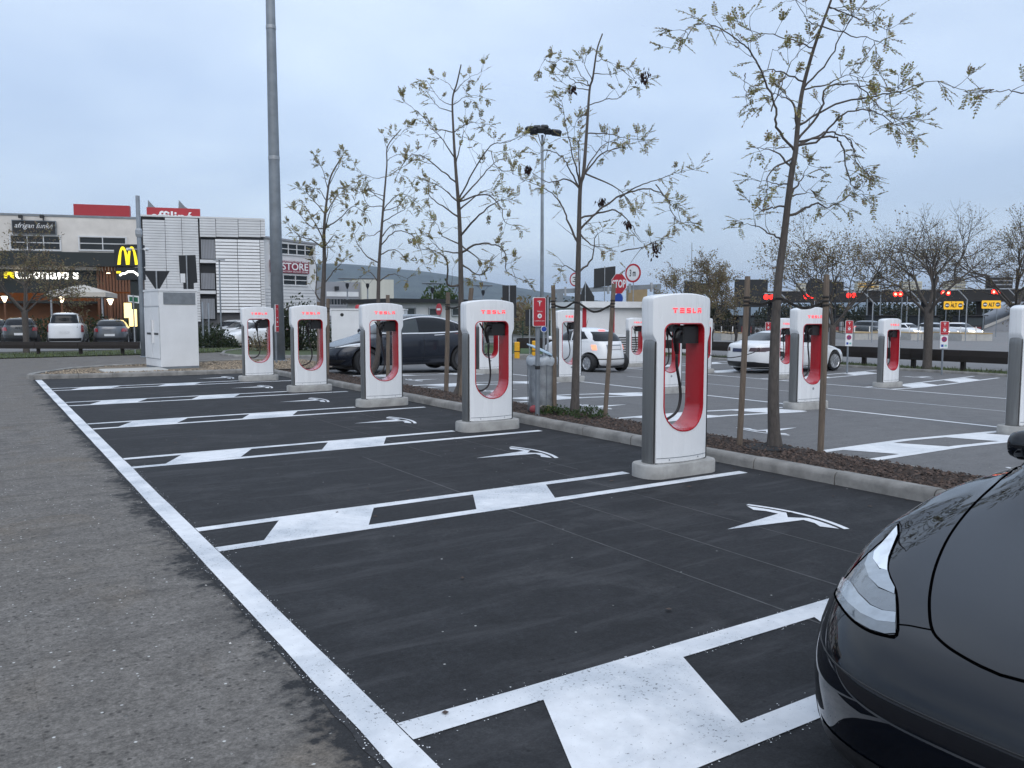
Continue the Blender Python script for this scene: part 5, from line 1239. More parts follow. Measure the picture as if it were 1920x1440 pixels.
# ---------------------------------------------------------------- white clad building
Bf = Facade('clad_building', 'tall white building clad in horizontal boards with a dark stair opening', 'building', 268, 61, 498, 63.5)
zt = Bf.p(380, 409)[1]; core = MB().box(.05, Bf.w-.05, .35, 14, 0, zt).build('core_wall', GAPD, Bf.root)
def boards(px, step, gap, mat, y0, y1):
    x0, x1, z0, z1 = Bf.r(*px); st = step*62/FPX; n = int((z1-z0)/st); m = MB()
    for i in range(n): m.box(x0, x1, y0, y1, z0+i*st, z0+i*st+st*(1-gap))
    o = m.build('cladding_boards', mat, Bf.root); o['kind'] = 'stuff'; return o
cols = [270, 312, 343, 374]
for a, b_ in zip(cols, cols[1:]): boards((a+.4, 407, b_-.4, 603), 4.9, .12, CLADG, .0, .3)
for a, b_ in ((374.4, 404), (405, 446), (447, 488), (488.6, 497)): boards((a, 409, b_, 444), 4.9, .12, CLADG, .0, .3)
for a, b_ in ((405.4, 446), (447, 488)): boards((a, 446, b_, 586), 6.0, .22, CLADW, -.05, .3)
boards((489, 446, 497, 600), 4.9, .16, CLADG, 0, .3)
MB().box(0, Bf.w, -.03, 14.05, zt, zt+.12).build('roof_edge', CLADG, Bf.root)
for v in (490, 548): Bf.box('landing', (375, v-3, 404.5, v+3), -.1, 1.2, CLADG)
for v0, v1 in ((449, 485), (512, 542), (560, 598)):
    x0, x1, z0, z1 = Bf.r(377, v0, 403, v1)
    for i in range(9): MB().box(x0+(x1-x0)*i/9, x0+(x1-x0)*i/9+.09, .12, .2, z0, z1).build('stair_rail', GREYW, Bf.root)
x0, x1, z0, z1 = Bf.r(376, 446, 404, 600); MB().box(x0, x1, .30, .34, z0, z1).build('stair_opening', SIGNB, Bf.root)
sgn = Bf.box('roof_sign', (275, 390, 375, 412), 3, 3.4, REDB, None, 3)
x0, x1, z0, z1 = Bf.r(284, 396, 362, 416, 3); text_on('sign_text', 'affiliné', x0, x1, z0, z1, 2.98, SIGNW, sgn, .01, .02)
for u in (278, 336):
    x, z = Bf.p(u, 392, 3); MB().prism([(x-.1, z), (x+.75, z), (x+.35, z+.28), (x-.05, z+.75)], 3.45, 3.9).build('roof_fin', GALVD, Bf.root)
for u in (295, 360): MB().box(Bf.p(u, 405, 3)[0]-.06, Bf.p(u, 405, 3)[0]+.06, 3.1, 3.3, zt, Bf.p(u, 400, 3)[1]).build('sign_leg', GALVD, Bf.root)
# ---------------------------------------------------------------- store wing
Cf = Facade('store_building', 'lower white wing with red STORE banner and dark strip windows', 'building', 498, 64, 594, 68)
pa = Cf.p(500, 447); pb = Cf.p(594, 460)
MB().prism([(0, 0), (Cf.w, 0), (Cf.w, pb[1]), (0, pa[1])], .0, 12).build('wall', CLADG, Cf.root); MB().prism([(-.1, pa[1]), (Cf.w+.15, pb[1]), (Cf.w+.15, pb[1]+.16), (-.1, pa[1]+.16)], -.15, 12.2).build('roof_edge', GREYW, Cf.root)
Cf.window((505, 456, 588, 479), 5, 2, FRAMEW, GLASSW); Cf.window((505, 514, 577, 536), 3, 2, FRAMEW, GLASSW)
bn = Cf.box('banner', (505, 489, 577, 512), -.18, -.04, M('red_banner', (.22, .03, .055), .6, 0, .1, 1)); x0, x1, z0, z1 = Cf.r(526, 493.5, 575, 507); text_on('banner_text', 'STORE', x0, x1, z0, z1, -.19, SIGNW, bn, .005, .015)
x0, x1, z0, z1 = Cf.r(526, 489.6, 575, 492.4); text_on('banner_small_text', 'CLOTHING HOME WEAR', x0, x1, z0, z1, -.19, SIGNW, bn, .005); x0, x1, z0, z1 = Cf.r(526, 508.6, 575, 511.4); text_on('banner_small_text', 'FACTORY OUTLET STORE', x0, x1, z0, z1, -.19, SIGNW, bn, .005)
for v in (543, 549, 555, 561, 567, 573): Cf.box('board_joint', (498, v, 593, v+.8), -.012, -.002, GREYW)
Cf.box('ground_floor_glass', (498, 582, 590, 612), -.03, -.004, GLASSW); Cf.box('glass_transom', (498, 592, 590, 594), -.06, -.032, FRAMEW)
# ---------------------------------------------------------------- electrical cabinet
ca, cbz = Vector((4.52, 26.05, .085)), 2.33
cab = thing('electrical_cabinet', 'tall white electrical cabinet with louvred top on the gravel island', 'cabinet', ca, radians(6))
MB().box(0, 1.10, 0, 1.55, 0, .05).box(.012, 1.088, .012, 1.538, .05, .062).build('plinth', GALVD, cab)
MB().bbox(0, 1.10, 0, 1.55, .062, cbz-.04, .006).build('housing', CABW, cab); MB().box(-.02, 1.12, -.02, 1.57, cbz-.04, cbz+.02).build('roof', CABW, cab)
lv = MB().box(.12, 1.04, -.012, -.002, 1.90, cbz-.08).build('louvre', GALVD, cab)
for i in range(10): MB().box(.14, 1.02, -.028, -.012, 1.915+i*.034, 1.935+i*.034).build('louvre_blade', GALV, lv)
for i in range(2):
    MB().box(-.014, -.002, .03+i*.76, .75+i*.76, 1.86, cbz-.07).build('top_panel', CABW, cab); d = MB().box(-.022, -.002, .03+i*.76, .75+i*.76, .30, 1.82).build('door', CABW, cab); MB().box(-.006, -.001, .015+i*.76, .765+i*.76, .285, 1.835).build('door_seam', GALVD, cab)
    MB().box(-.08, -.022, (.60 if i else .56)-.05*i+.02*i, (.66 if i else .62)-.05*i+.02*i, .75, 1.45).build('door_bar', CABW, d); MB().box(-.03, -.022, .1+i*.76, .5+i*.76, 1.0, 1.06).build('handle', SIGNK, d)
# ---------------------------------------------------------------- masts and posts
def mast(name, label, base, h, r0, r1, mat=GALVD, n=18, cat='pole'):
    t = thing(name, label, cat, base, -YAW); MB().tube([(0, 0, 0), (0, 0, h*.3), (0, 0, h*.6), (0, 0, h)], [r0, r0*.7+r1*.3, r0*.4+r1*.6, r1], n).build('shaft', mat, t, smooth=True); MB().lathe([(r0*1.6, 0), (r0*1.6, .03), (r0*1.05, .05)], n).build('base_flange', mat, t); return t
bp = mast('light_mast', 'very tall tapered grey steel pole rising out of the picture', Vector((8.75, 28.5, .08)), 17, .225, .12, GALVD, 24)
MB().box(-.06, .08, -.245, -.19, 1.0, 1.4).build('access_door', GALV, bp); m = MB()
for z, r in ((6.9, .187), (11.2, .163)): m = MB().lathe([(r*1.01, -.06), (r*1.03, -.05), (r*1.03, .05), (r*1.01, .06)], 24, (0, 0, z)).build('weld_collar', GALV, bp)
MB().lathe([(.14, 16.7), (1.0, 16.9), (1.0, 17.0), (.14, 17.1)], 20).build('head_ring', GALVD, bp)
for i in range(6):
    a = 2*pi*i/6; MB().box(cos(a)-.25, cos(a)+.25, sin(a)-.2, sin(a)+.2, 16.5, 16.85).build('floodlight', SIGNB, bp)
cm = mast('camera_pole', 'grey camera pole standing before the yellow arches sign', gat(266, 33), at(266, 367, 33).z, .085, .08, GALVD, 12)
zc = at(266, 468, 33).z
for s in (-1, 1): MB().tube([(0, 0, zc), (s*.28, -.1, zc+.02)], .02, 6).build('bracket', GALV, cm); MB().lathe([(.05, -.16), (.06, .0), (.055, .12), (.0, .13)], 10, (s*.34, -.15, zc), 'y').build('camera', SIGNW, cm)
MB().lathe([(.11, 0), (.13, .1), (.13, .25), (.1, .33)], 10, (0, 0, at(266, 437, 33).z-.15)).build('control_box', GALV, cm)
def back_sign(name, label, u, F, vb, shape, mat, post=GALV, vtop=None, pr_=.03, cat='sign', group=None, up_=None):
    b = gat(u, F); t = thing(name, label, cat, b, -YAW, group); k = F/FPX; zf = lambda v: at(u, v, F).z - b.z
    m = MB().prism([((x-u)*k, zf(v)) for x, v in shape], -.012, .012).build('plate', mat, t)
    top = max(zf(v) for _, v in shape) if vtop is None else zf(vtop)
    MB().tube([(0, -.05, 0), (0, -.05, top)], pr_, 8).build('post', post, t); return t, k, zf, m
back_sign('yield_sign', 'dark back of a down-pointing triangle sign above the white cabinet', 297, 32, 690, [(272, 508), (321, 508), (299, 545), (295, 545)], SIGNB)
t, k, zf, m = back_sign('road_sign', 'dark back of a tall rectangular road sign left of the clad building stairs', 354, 34, 690, [(339, 479), (370, 478), (372, 530), (365, 531), (365, 542), (346, 542), (346, 531), (340, 530)], SIGNB)
MB().box((341-354)*k, (350-354)*k, -.02, -.0125, zf(530), zf(513)).build('sticker', SIGNW, m)
t, k, zf, m = back_sign('direction_sign', 'small green and white arrow sign beside the menu boards', 252, 36, 665, [(241, 553), (262, 555), (267, 562), (262, 569), (242, 566)], SIGNW)
MB().prism([((x-252)*k, zf(v)) for x, v in ((244, 556), (260, 557.5), (260, 566.5), (244, 564.5))], -.02, -.013).build('green_field', M('sign_green', (.012, .12, .06), .5), m)
# ---------------------------------------------------------------- left guardrail
def guardrail(label, pts, z0, z1, mat=DWOOD, pw=.14, n_beams=1, th=.12):
    P = [Vector((p.x, p.y, 0)) for p in pts]; t = thing('guardrail', label, 'guardrail', (P[0].x, P[0].y, zg(P[0].x)))
    o = P[0]
    for a, b in zip(P, P[1:]):
        d = (b-a).normalized(); q = Vector((-d.y, d.x, 0))*th/2; za, zb = zg(a.x)-zg(o.x), zg(b.x)-zg(o.x); a2, b2 = a-o+d*.006, b-o-d*.006; hgt = (z1-z0)/n_beams
        for i in range(n_beams):
            l, h = z0+hgt*i+.006, z0+hgt*(i+1)-.006; R = []
            for p, zz in ((a2, za), (b2, zb)): R.append([tuple(p+q+Vector((0, 0, zz+l))), tuple(p-q+Vector((0, 0, zz+l))), tuple(p-q*1.3+Vector((0, 0, zz+(l+h)/2))), tuple(p-q+Vector((0, 0, zz+h))), tuple(p+q+Vector((0, 0, zz+h)))])
            MB().loft(R).build('rail_beam', mat, t)
        c = a2 + Vector((0, 0, za)) + q*2.4; MB().box(c.x-pw/2, c.x+pw/2, c.y-pw/2, c.y+pw/2, c.z-.1, c.z+z1-.03).build('rail_post', mat, t)
    return t
guardrail('low dark wooden guardrail in front of the restaurant car park', [G(u, v) for u, v in ((-95, 664.5), (-12, 665), (68, 665.5), (148, 665.8), (226, 665.8), (262, 666))], .26, .56)
# ================================================================ middle distance, from left to right
# kerbed grass island and shrubs by the clad building
gi = sheet('grass_island', [tuple(G(u, v)[:2]) for u, v in ((413, 666), (440, 669), (560, 670), (640, 668), (640, 660), (560, 657), (450, 657), (420, 661))], .06, GRASS, kind='structure')
kerb_run('grass_island_kerb', [tuple(G(u, v)[:2]) for u, v in ((640, 668.5), (560, 670.5), (440, 669.5), (412, 666.4), (417, 661), (448, 656.5))], w=.15, hgt=.09, inside=-1, step=1.6)
bed = sheet('shrub_bed', [tuple(G(u, v)[:2]) for u, v in ((374, 650), (520, 652), (640, 650), (640, 640), (374, 634))], .05, DIRT, kind='structure')
SG = 'shrubs by the clad building'
shrublet('shrub', 'round dark green shrub left of the white cars', gat(394, 46), 1.1, 1.25, 1300, hd, 61, .16, 'shrub', group=SG)
shrublet('shrub', 'low wide green shrub in front of the white car', gat(408, 43), 1.0, .85, 1100, hd, 62, .15, 'shrub', group=SG)
shrublet('shrub', 'tall dark bush behind the two far charging posts', gat(562, 41), 1.7, 2.6, 2600, hd, 63, .17, 'shrub', group=SG)
shrublet('shrub', 'slim dark bush just right of the tall light pole', gat(536, 40), .55, 2.3, 1200, hd, 64, .15, 'shrub', group=SG)
shrublet('shrub', 'brownish twiggy plant seen inside the farthest charging slot', gat(482, 38), .5, .9, 350, LEAFB, 65, .1, 'shrub', group=SG)
for i, (u, F, vt) in enumerate(((414, 47, 487), (380, 44, 566), (391, 43, 568), (528, 52, 505), (574, 45, 582))):
    t = mast('slim_post', ['slim dark lamp post before the stair opening', 'thin grey post left of the shrubs', 'thin pale post standing in the shrub bed', 'thin dark post before the store wing', 'thin grey post seen in the fourth charging slot'][i], gat(u, F), at(u, vt, F).z, .05, .04, GALVD, 8)
    if i == 0: MB().box(-.3, .3, -.1, .1, at(u, vt, F).z, at(u, vt, F).z+.06).build('lamp_head', GALVD, t)
def street_lamp(u, F, vt, label):
    t = mast('street_lamp', label, gat(u, F), at(u, vt+18, F).z, .09, .06, GALVD, 10, 'street lamp'); z = at(u, vt, F).z; zb = at(u, vt+18, F).z
    t['group'] = 'flat-topped street lamps'
    MB().lathe([(.05, zb), (.16, zb+.25), (.16, zb+.45), (.1, zb+.5)], 10).build('lamp_body', SIGNB, t)
    for s in (-1, 1): MB().tube([(s*.12, 0, zb+.4), (s*.5, 0, z)], .02, 5).build('bracket', GALVD, t)
    MB().lathe([(.85, z), (.9, z+.05), (.85, z+.09), (.0, z+.12)], 16).build('reflector_disc', GALVD, t)
street_lamp(652, 75, 516, 'flat-topped street lamp before the grey far building'); street_lamp(690, 78, 516, 'flat-topped street lamp right behind the thin crooked tree'); street_lamp(811, 70, 524, 'flat-topped street lamp in front of the hill'); street_lamp(906, 76, 528, 'flat-topped street lamp hidden in the tall thin tree')
# far grey building, low prefab, white container
Df = Facade('warehouse_building', 'distant grey warehouse with pale corner block below the hill', 'building', 590, 118, 737, 124)
zt = Df.p(610, 528)[1]; MB().box(0, Df.p(676, 540)[0], 0, 20, 0, zt).build('wall', GREYW, Df.root); x0, x1, z0, z1 = Df.r(676, 524, 736, 600); MB().box(x0, x1, -.5, 18, 0, z1).build('corner_block', M('pale_yellow_panels', (.50, .50, .44), .7, 0, .08, .3, stretch=(6, 1, .2)), Df.root)
for px in ((612, 547, 672, 556),): Df.box('pale_band', px, -.1, -.02, CLADG)
Df.window((612, 558, 674, 574), 10, 1, GREYW, GLASSW, 0, .2); Df.box('roof_vent', (627, 537, 634, 544), -.4, -.02, SIGNB); Df.box('ground_strip', (590, 580, 736, 592), -.1, -.02, FRAMEW)
Ef = Facade('site_cabin', 'long low white prefab with flat dark roof behind the dark crossover', 'building', 735, 46, 902, 50)
zt = Ef.p(800, 568)[1]; MB().box(0, Ef.w, 0, 5, 0, zt).build('wall', M('prefab_white', (.50, .51, .52), .6, 0, .06, 1, stretch=(6, 1, .2)), Ef.root); MB().box(-.3, Ef.w+.3, -.4, 5.3, zt, zt+.22).build('roof', SIGNB, Ef.root)
for px in ((754, 576, 779, 592), (803, 577, 826, 593), (846, 577, 868, 593)): Ef.window(px, 1, 1, GALV, GLASSG, 0, .05)
hf = thing('white_container', 'plain white container box with small black mark left of the crossover', 'container', gat(621, 36), -YAW+.06)
k = 36/FPX; zt = at(640, 578, 36).z; MB().bbox(0, 135*k, 0, 2.4, 0.05, zt, .02).build('box', CABW, hf); MB().box(-.03, 135*k+.03, -.03, 2.43, zt, zt+.06).build('roof_edge', SIGNW, hf); MB().lathe([(.075, 0), (.075, -.012), (0, -.012)], 12, (20*k, 0, at(640, 587, 36).z), 'y').build('black_mark', SIGNK, hf); MB().box(52*k, 53*k, -.01, .0, .05, zt).build('panel_joint', GALVD, hf)
MB().lathe([(.14, 0), (.14, .05), (.1, .16), (0, .18)], 10, (48*k, .4, zt+.06)).build('beacon', REDB, hf)
shrublet('round_tree', 'small round green tree peeking over the prefab roof', gat(826, 80), 2.6, 3.4+at(826, 590, 80).z, 3000, LEAFG, 71, .4, 'tree')
def disc(name, label, u, v, rad, F, face, rim=None, cat='sign', text=None, bar=False, base=True, turn=0):
    b = gat(u, F); t = thing(name, label, cat, b, -YAW + turn); k = F/FPX; z = at(u, v, F).z - b.z; R = rad*k
    if base: MB().tube([(0, .05, 0), (0, .05, z)], .035, 8).build('post', GALV, t)
    d = MB().lathe([(R, .012), (R, -.012), (0, -.012)], 26, (0, 0, z), 'y').build('plate', rim or face, t)
    if rim: MB().lathe([(R*.80, -.012), (R*.80, -.017), (0, -.017)], 26, (0, 0, z), 'y').build('field', face, d)
    if text: text_on('digits', text, -R*.42, R*.36, z-R*.36, z+R*.38, -.02, SIGNK, d, .003, .02)
    if bar: MB().box(-R*.68, R*.68, -.02, -.0125, z-R*.17, z+R*.17).build('white_bar', SIGNW, d)
    return t
disc('no_entry_sign', 'red round no-entry sign above the crossover roof', 823, 580, 11, 34, SIGNR, None, bar=True, turn=-1.0)
back_sign('road_sign', 'tall dark sign back just right of the second charging post', 955, 40, 0, [(942, 535), (968, 535), (968, 596), (942, 596)], SIGNB)
back_sign('road_sign', 'dark sign back low behind the red parking sign', 993, 42, 0, [(985, 581), (1001, 580), (1001, 612), (985, 612)], SIGNB)
# green mesh fence, grass, yellow blocks and dark rail behind the bin
gp_ = sheet('grass_patch', [tuple(G(u, v)[:2]) for u, v in ((800, 664), (1046, 667), (1070, 660), (1046, 648), (800, 649))], .05, M('lush_grass', (.045, .085, .022), .9, 0, .4, 2, .6, world=True), kind='structure')
kerb_run('grass_patch_kerb', [tuple(G(u, v)[:2]) for u, v in ((1070, 661), (1046, 667.6), (900, 665.8), (800, 664.6))], w=.15, hgt=.09, inside=-1, step=2.0)
fn = thing('mesh_fence', 'green wire mesh fence behind the red parking sign', 'fence', gat(880, 52), -YAW); k = 52/FPX; FG = M('fence_green', (.02, .05, .035), .6)
for i in range(9): MB().tube([(i*25*k, 0, 0), (i*25*k, 0, 1.7)], .035, 6).build('fence_post', FG, fn)
for i in range(9): MB().tube([(0, 0, .1+i*.19), (200*k, 0, .1+i*.19)], .010, 4).build('fence_wire', FG, fn)
m = MB()
for i in range(110): m.box(i*1.8*k, i*1.8*k+.012, -.006, .006, .05, 1.65)
m.build('fence_uprights', FG, fn)['kind'] = 'stuff'
YB = M('yellow_plastic', (.70, .36, .01), .5)
for i, (u, v, s) in enumerate(((969.5, 646, .30), (1004, 653, .40))):
    p = at(u, v, 38); p.z = zg(p.x); o = thing('lane_marker', ['small yellow marker block left of the red parking sign post', 'yellow marker block right behind the red parking sign post'][i], 'marker block', p, -YAW); h = .55 if i == 0 else .62
    MB().bbox(-s/2*.8, s/2*.8, -s/2, s/2, 0, h+.2, .03).build('block', YB, o); MB().box(-s*.42, s*.42, -s*.52, s*.52, h*.55, h*.62).build('band', SIGNK, o)
guardrail('dark low rail between the yellow marker blocks and the small white car', [gat(972, 43), gat(1000, 43), gat(1030, 43), gat(1062, 43)], .30, .85)
shrublet('round_tree', 'hazy pale green bushes below the hill beside the dark sign backs', gat(985, 90), 6.5, 4.0, 3000, LEAFB, 72, .5, 'tree')
# ---------------------------------------------------------------- red parking signs
def red_sign(u, F, vb, vt, hw, label, lower=False, nf=True, tilt=0, post_top=None, rr=.03):
    b = gat(u, F); b.z += .05 if F < 15 else 0; t = thing('parking_sign', label, 'sign', b, -YAW + tilt, 'red charging-bay signs'); k = F/FPX; z0, z1 = at(u, vb, F).z - b.z, at(u, vt, F).z - b.z; w = 2*hw*k; zc = (z0+z1)/2; H = z1-z0
    MB().tube([(0, .06, -.1), (0, .06, (z1+.02) if post_top is None else post_top)], rr, 10).build('post', GALVD, t)
    pl = MB().prism(rrect(w, H, w*.1, 4, 0, zc), -.012, .012).build('plate', SIGNW, t); MB().prism(rrect(w*.92, H-w*.08, w*.08, 4, 0, zc), -.016, -.0125).build('red_field', SIGNR, pl)
    e = MB(); ez = z0 + H*.84; s = w*.34
    e.prism([(-s*.55, ez+s*.18), (0, ez+s*.30), (s*.55, ez+s*.18), (s*.5, ez+s*.08), (0, ez+s*.20), (-s*.5, ez+s*.08)], -.020, -.0165); e.prism([(-s*.42, ez), (-s*.12, ez+s*.10), (0, ez+s*.02), (s*.12, ez+s*.10), (s*.42, ez), (s*.16, ez-s*.03), (0, ez-s*.95), (-s*.16, ez-s*.03)], -.020, -.0165); e.build('t_emblem', SIGNW, pl)
    text_on('sign_text', 'TESLA', -w*.22, w*.22, z0+H*.50, z0+H*.535, -.018, SIGNW, pl, .002)
    d = MB().lathe([(w*.17, -.0165), (w*.17, -.020), (0, -.020)], 18, (0, 0, z0+H*.36), 'y').build('round_symbol', SIGNW, pl); MB().lathe([(w*.07, -.0205), (w*.07, -.022), (0, -.022)], 12, (0, 0, z0+H*.36), 'y').build('symbol_plug', GALVD, d)
    text_on('small_text', 'CHARGING ONLY', -w*.40, w*.40, z0+H*.175, z0+H*.205, -.018, SIGNW, pl, .002)
    if lower:
        p2 = MB().prism(rrect(w*.86, H*.95, w*.05, 3, 0, z0-H*.52), -.012, .012).build('lower_plate', SIGNW, t); c = z0 - H*.32
        r_ = MB().lathe([(w*.31, -.0125), (w*.31, -.017), (0, -.017)], 20, (0, 0, c), 'y').build('no_parking_ring', SIGNR, p2); MB().lathe([(w*.24, -.0175), (w*.24, -.020), (0, -.020)], 20, (0, 0, c), 'y').build('blue_field', PURP, r_)
        MB().add([(-w*.2, -.0215, c+w*.13), (-w*.13, -.0215, c+w*.2), (w*.2, -.0215, c-w*.13), (w*.13, -.0215, c-w*.2)], [(0, 1, 2, 3)]).build('slash', SIGNR, r_)
        MB().box(-w*.32, -w*.06, -.017, -.0125, z0-H*.88, z0-H*.70).build('tow_symbol', SIGNBL, p2); MB().box(w*.06, w*.32, -.017, -.0125, z0-H*.86, z0-H*.72).build('green_symbol', M('pale_green', (.2, .45, .38), .5), p2)
    return t
rs = red_sign(1011, 13.15, 612, 557.5, 13, 'red sign with white border on a pole in front of the wire bin', tilt=radians(22), rr=.036)
for z in (.75, 1.62): MB().lathe([(.04, 0), (.042, .01), (.042, .045), (.04, .055)], 10, (0, .06, z)).build('pole_band', SIGNK, rs)
red_sign(1441, 31.5, 620, 604, 5.3, 'tiny red sign rising over the roof of the white saloon', True); red_sign(1593, 28.4, 625, 601, 7.2, 'red sign above a no-parking plate left of the lone far post', True); red_sign(1772, 28.0, 628, 602.5, 8.2, 'red sign above a no-parking plate right of the bare tree trunk', True)
bl = disc('blue_sign', 'tiny round blue and white sign behind the red sign', 1020, 617, 6, 24, SIGNBL, SIGNW); back_sign('road_sign', 'dark sign back directly behind the red sign by the bin', 1027, 24, 0, [(1022, 557), (1032, 557), (1028, 613), (1019, 613)], SIGNB)
red_sign(519, 27.4, 622, 571, 4.5, 'red sign seen edge-on against the tall grey pole', tilt=radians(68))
# ---------------------------------------------------------------- wire bin with lid and bag
bb = Vector((7.86, 11.28, .06)); bn_ = thing('litter_bin', 'battered galvanised litter bin with tilted blue lid and torn bag', 'bin', bb, -YAW)
R = []
for z, r in ((0, .20), (.02, .215), (.3, .222), (.6, .228), (.86, .232), (.88, .24), (.90, .232)): R.append([(r*cos(2*pi*i/20)*(1+.02*sin(i*2.1+z*5)), r*sin(2*pi*i/20)*(1+.02*cos(i*1.7)), z) for i in range(20)])
BINM = M('dented_galvanised_sheet', (.30, .32, .34), .5, .45, .3, 6, .25); MB().loft(R).build('drum', BINM, bn_, smooth=True)
for i in range(10):
    a = 2*pi*i/10; MB().tube([(.228*cos(a), .228*sin(a), .02), (.243*cos(a), .243*sin(a), .87)], .006, 5).build('rib', GALVD, bn_)
bag = MB(); RR = []
for z, r in ((.78, .242), (.84, .258), (.89, .25), (.93, .22), (.90, .19)): RR.append([((r+.014*sin(i*2.7+z*9))*cos(2*pi*i/26), (r+.014*sin(i*2.7+z*9))*sin(2*pi*i/26), z+.012*sin(i*1.9)) for i in range(26)])
bag.loft(RR, cap=False); bag.build('bag_rim', M('grey_plastic_bag', (.42, .46, .50), .25, 0, .2, 9, .3), bn_, smooth=True)
ld_ = MB(); th = radians(24)
ld_.loft([[((.25+dr)*cos(2*pi*i/20)*cos(th) - .02, (.25+dr)*sin(2*pi*i/20), 1.02 - (.25+dr)*cos(2*pi*i/20)*sin(th) + dz) for i in range(20)] for dr, dz in ((0, -.012), (.006, 0), (0, .012), (-.1, .03))]); ld_.build('lid', M('pale_blue_lid', (.42, .55, .66), .35, 0, .08, 4), bn_, smooth=True)
MB().tube([(.20, .05, .88), (.205, .05, .95)], .012, 6).build('hinge', GALVD, bn_)
for i, (x, y, c) in enumerate(((-.14, -.225, (.30, .06, .07)), (.02, -.25, (.06, .05, .04)), (.10, -.235, (.16, .15, .05)), (.0, -.24, (.35, .33, .28)))):
    o = MB(); rr_ = random.Random(i); o.loft([[(x+.06*q*cos(2*pi*j/7)*rr_.uniform(.8, 1.3), y+.03*q*sin(2*pi*j/7), z) for j in range(7)] for z, q in ((.0, .7), (.05, 1.1), (.10, .9), (.13, .3))]); o.build('litter', M('litter_%d' % i, c, .6), bn_, smooth=True)
# ---------------------------------------------------------------- height limiter, its signs, kiosk
Fp = 54; pt = thing('height_portal', 'grey steel height-limit portal over the lane in front of the kiosk', 'portal', gat(1140, Fp), -YAW); k = Fp/FPX; bz = gat(1140, Fp).z; zz = lambda v: at(1140, v, Fp).z - bz
for u, v0 in ((1050, 545), (1231, 536)): MB().box((u-1140)*k-.2, (u-1140)*k+.2, -.2, .2, 0, zz(v0)).build('upright', GALVD, pt)
m = MB(); xa, xb = (1040-1140)*k, (1238-1140)*k; m.add([(x, y, z) for x, v in ((xa, 551), (xb, 541)) for y in (-.14, .14) for z in (zz(v), zz(v-8.5))], [(0,1,3,2),(4,5,7,6),(0,1,5,4),(2,3,7,6),(0,2,6,4),(1,3,7,5)]); m.build('cross_beam', GALVD, pt)
for u in (1060, 1100, 1140, 1180, 1220): MB().box((u-1140)*k-.06, (u-1140)*k+.06, -.17, .17, zz(556 - (u-1040)*.05), zz(539 - (u-1040)*.05)).build('beam_clamp', GALV, pt)
disc('height_sign', 'round height-limit sign reading 3 half hidden by the slender tree', 1078, 524, 13, 53.6, SIGNW, SIGNR, text='3', turn=-.75); h2 = disc('height_sign', 'larger round height-limit sign reading 3 m above the portal end', 1186, 512, 17.5, 53.5, SIGNW, SIGNR, text='3 m', turn=-.75)
back_sign('panel_sign', 'dark blank lane panel standing on the portal beam', 1133, 53.8, 0, [(1113, 504), (1153, 499), (1153, 534), (1113, 540)], SIGNB); back_sign('warning_sign', 'dark back of a pointed warning sign behind the slender tree', 1097, 52, 0, [(1097, 528), (1114, 556), (1114, 566), (1087, 566), (1087, 556)], SIGNB)
b = gat(1160, 51); st = thing('stop_sign', 'red octagonal sign reading STOP beside the portal', 'sign', b, -YAW - .85); k2 = 51/FPX; zc = at(1160, 532, 51).z - b.z; R8 = 20.5*k2
oc = lambda r: [(r*.52*cos(pi/8 + i*pi/4)*1.9, zc + r*1.0*sin(pi/8 + i*pi/4)) for i in range(8)]
pl = MB().prism(oc(R8), -.01, .01).build('plate', SIGNW, st); f_ = MB().prism(oc(R8*.95), -.014, -.0105).build('red_field', SIGNR, pl); text_on('stop_text', 'STOP', -R8*.82, R8*.82, zc-R8*.36, zc+R8*.36, -.016, SIGNW, f_, .002, .03); MB().tube([(0, .05, 0), (0, .05, zc)], .04, 8).build('post', GALV, st); MB().lathe([(13*k2*.8, -.01), (13*k2*.8, -.014), (0, -.014)], 18, (0, 0, at(1160, 560, 51).z-b.z), 'y').build('blue_disc', SIGNBL, st)
Kf = Facade('toll_kiosk', 'plain white kiosk building with red corner stripe and flat overhanging roof', 'building', 1092, 43, 1292, 45, -.33)
zt = Kf.p(1150, 577)[1]; MB().box(0, Kf.w, 0, 4.5, 0, zt).build('wall', CABW, Kf.root); MB().box(-.15, Kf.w+.2, -.3, 4.7, zt, Kf.p(1150, 565.5)[1]).build('roof_fascia', SIGNW, Kf.root); MB().box(0, .22, -.02, .0, 0, zt).build('red_stripe', SIGNR, Kf.root); MB().box(Kf.p(1150, 600)[0], Kf.p(1152, 600)[0], -.02, 0, 0, zt).build('red_stripe', SIGNR, Kf.root)
tag(MB().box(0, 1.35, 0, 1.2, 0, 4.05).build('tan_block', M('tan_panel', (.28, .21, .12), .8, 0, .15, 2)), 'tan boxy plant unit behind the kiosk roof', 'plant unit'); o_ = bpy.data.objects['tan_block']; o_.location = gat(1178, 60); o_.rotation_euler = (0, 0, -YAW)
lb = thing('louvred_box', 'white louvred ventilation box right of the small white hatchback', 'ventilation box', gat(1157, 41), -YAW); k = 41/FPX; MB().box(0, 50*k, 0, .8, 0, 1.05).build('box', CABW, lb)
for i in range(8): MB().box(.04, 50*k-.04, -.03, -.002, .1+i*.115, .15+i*.115).build('louvre_blade', SIGNK, lb)
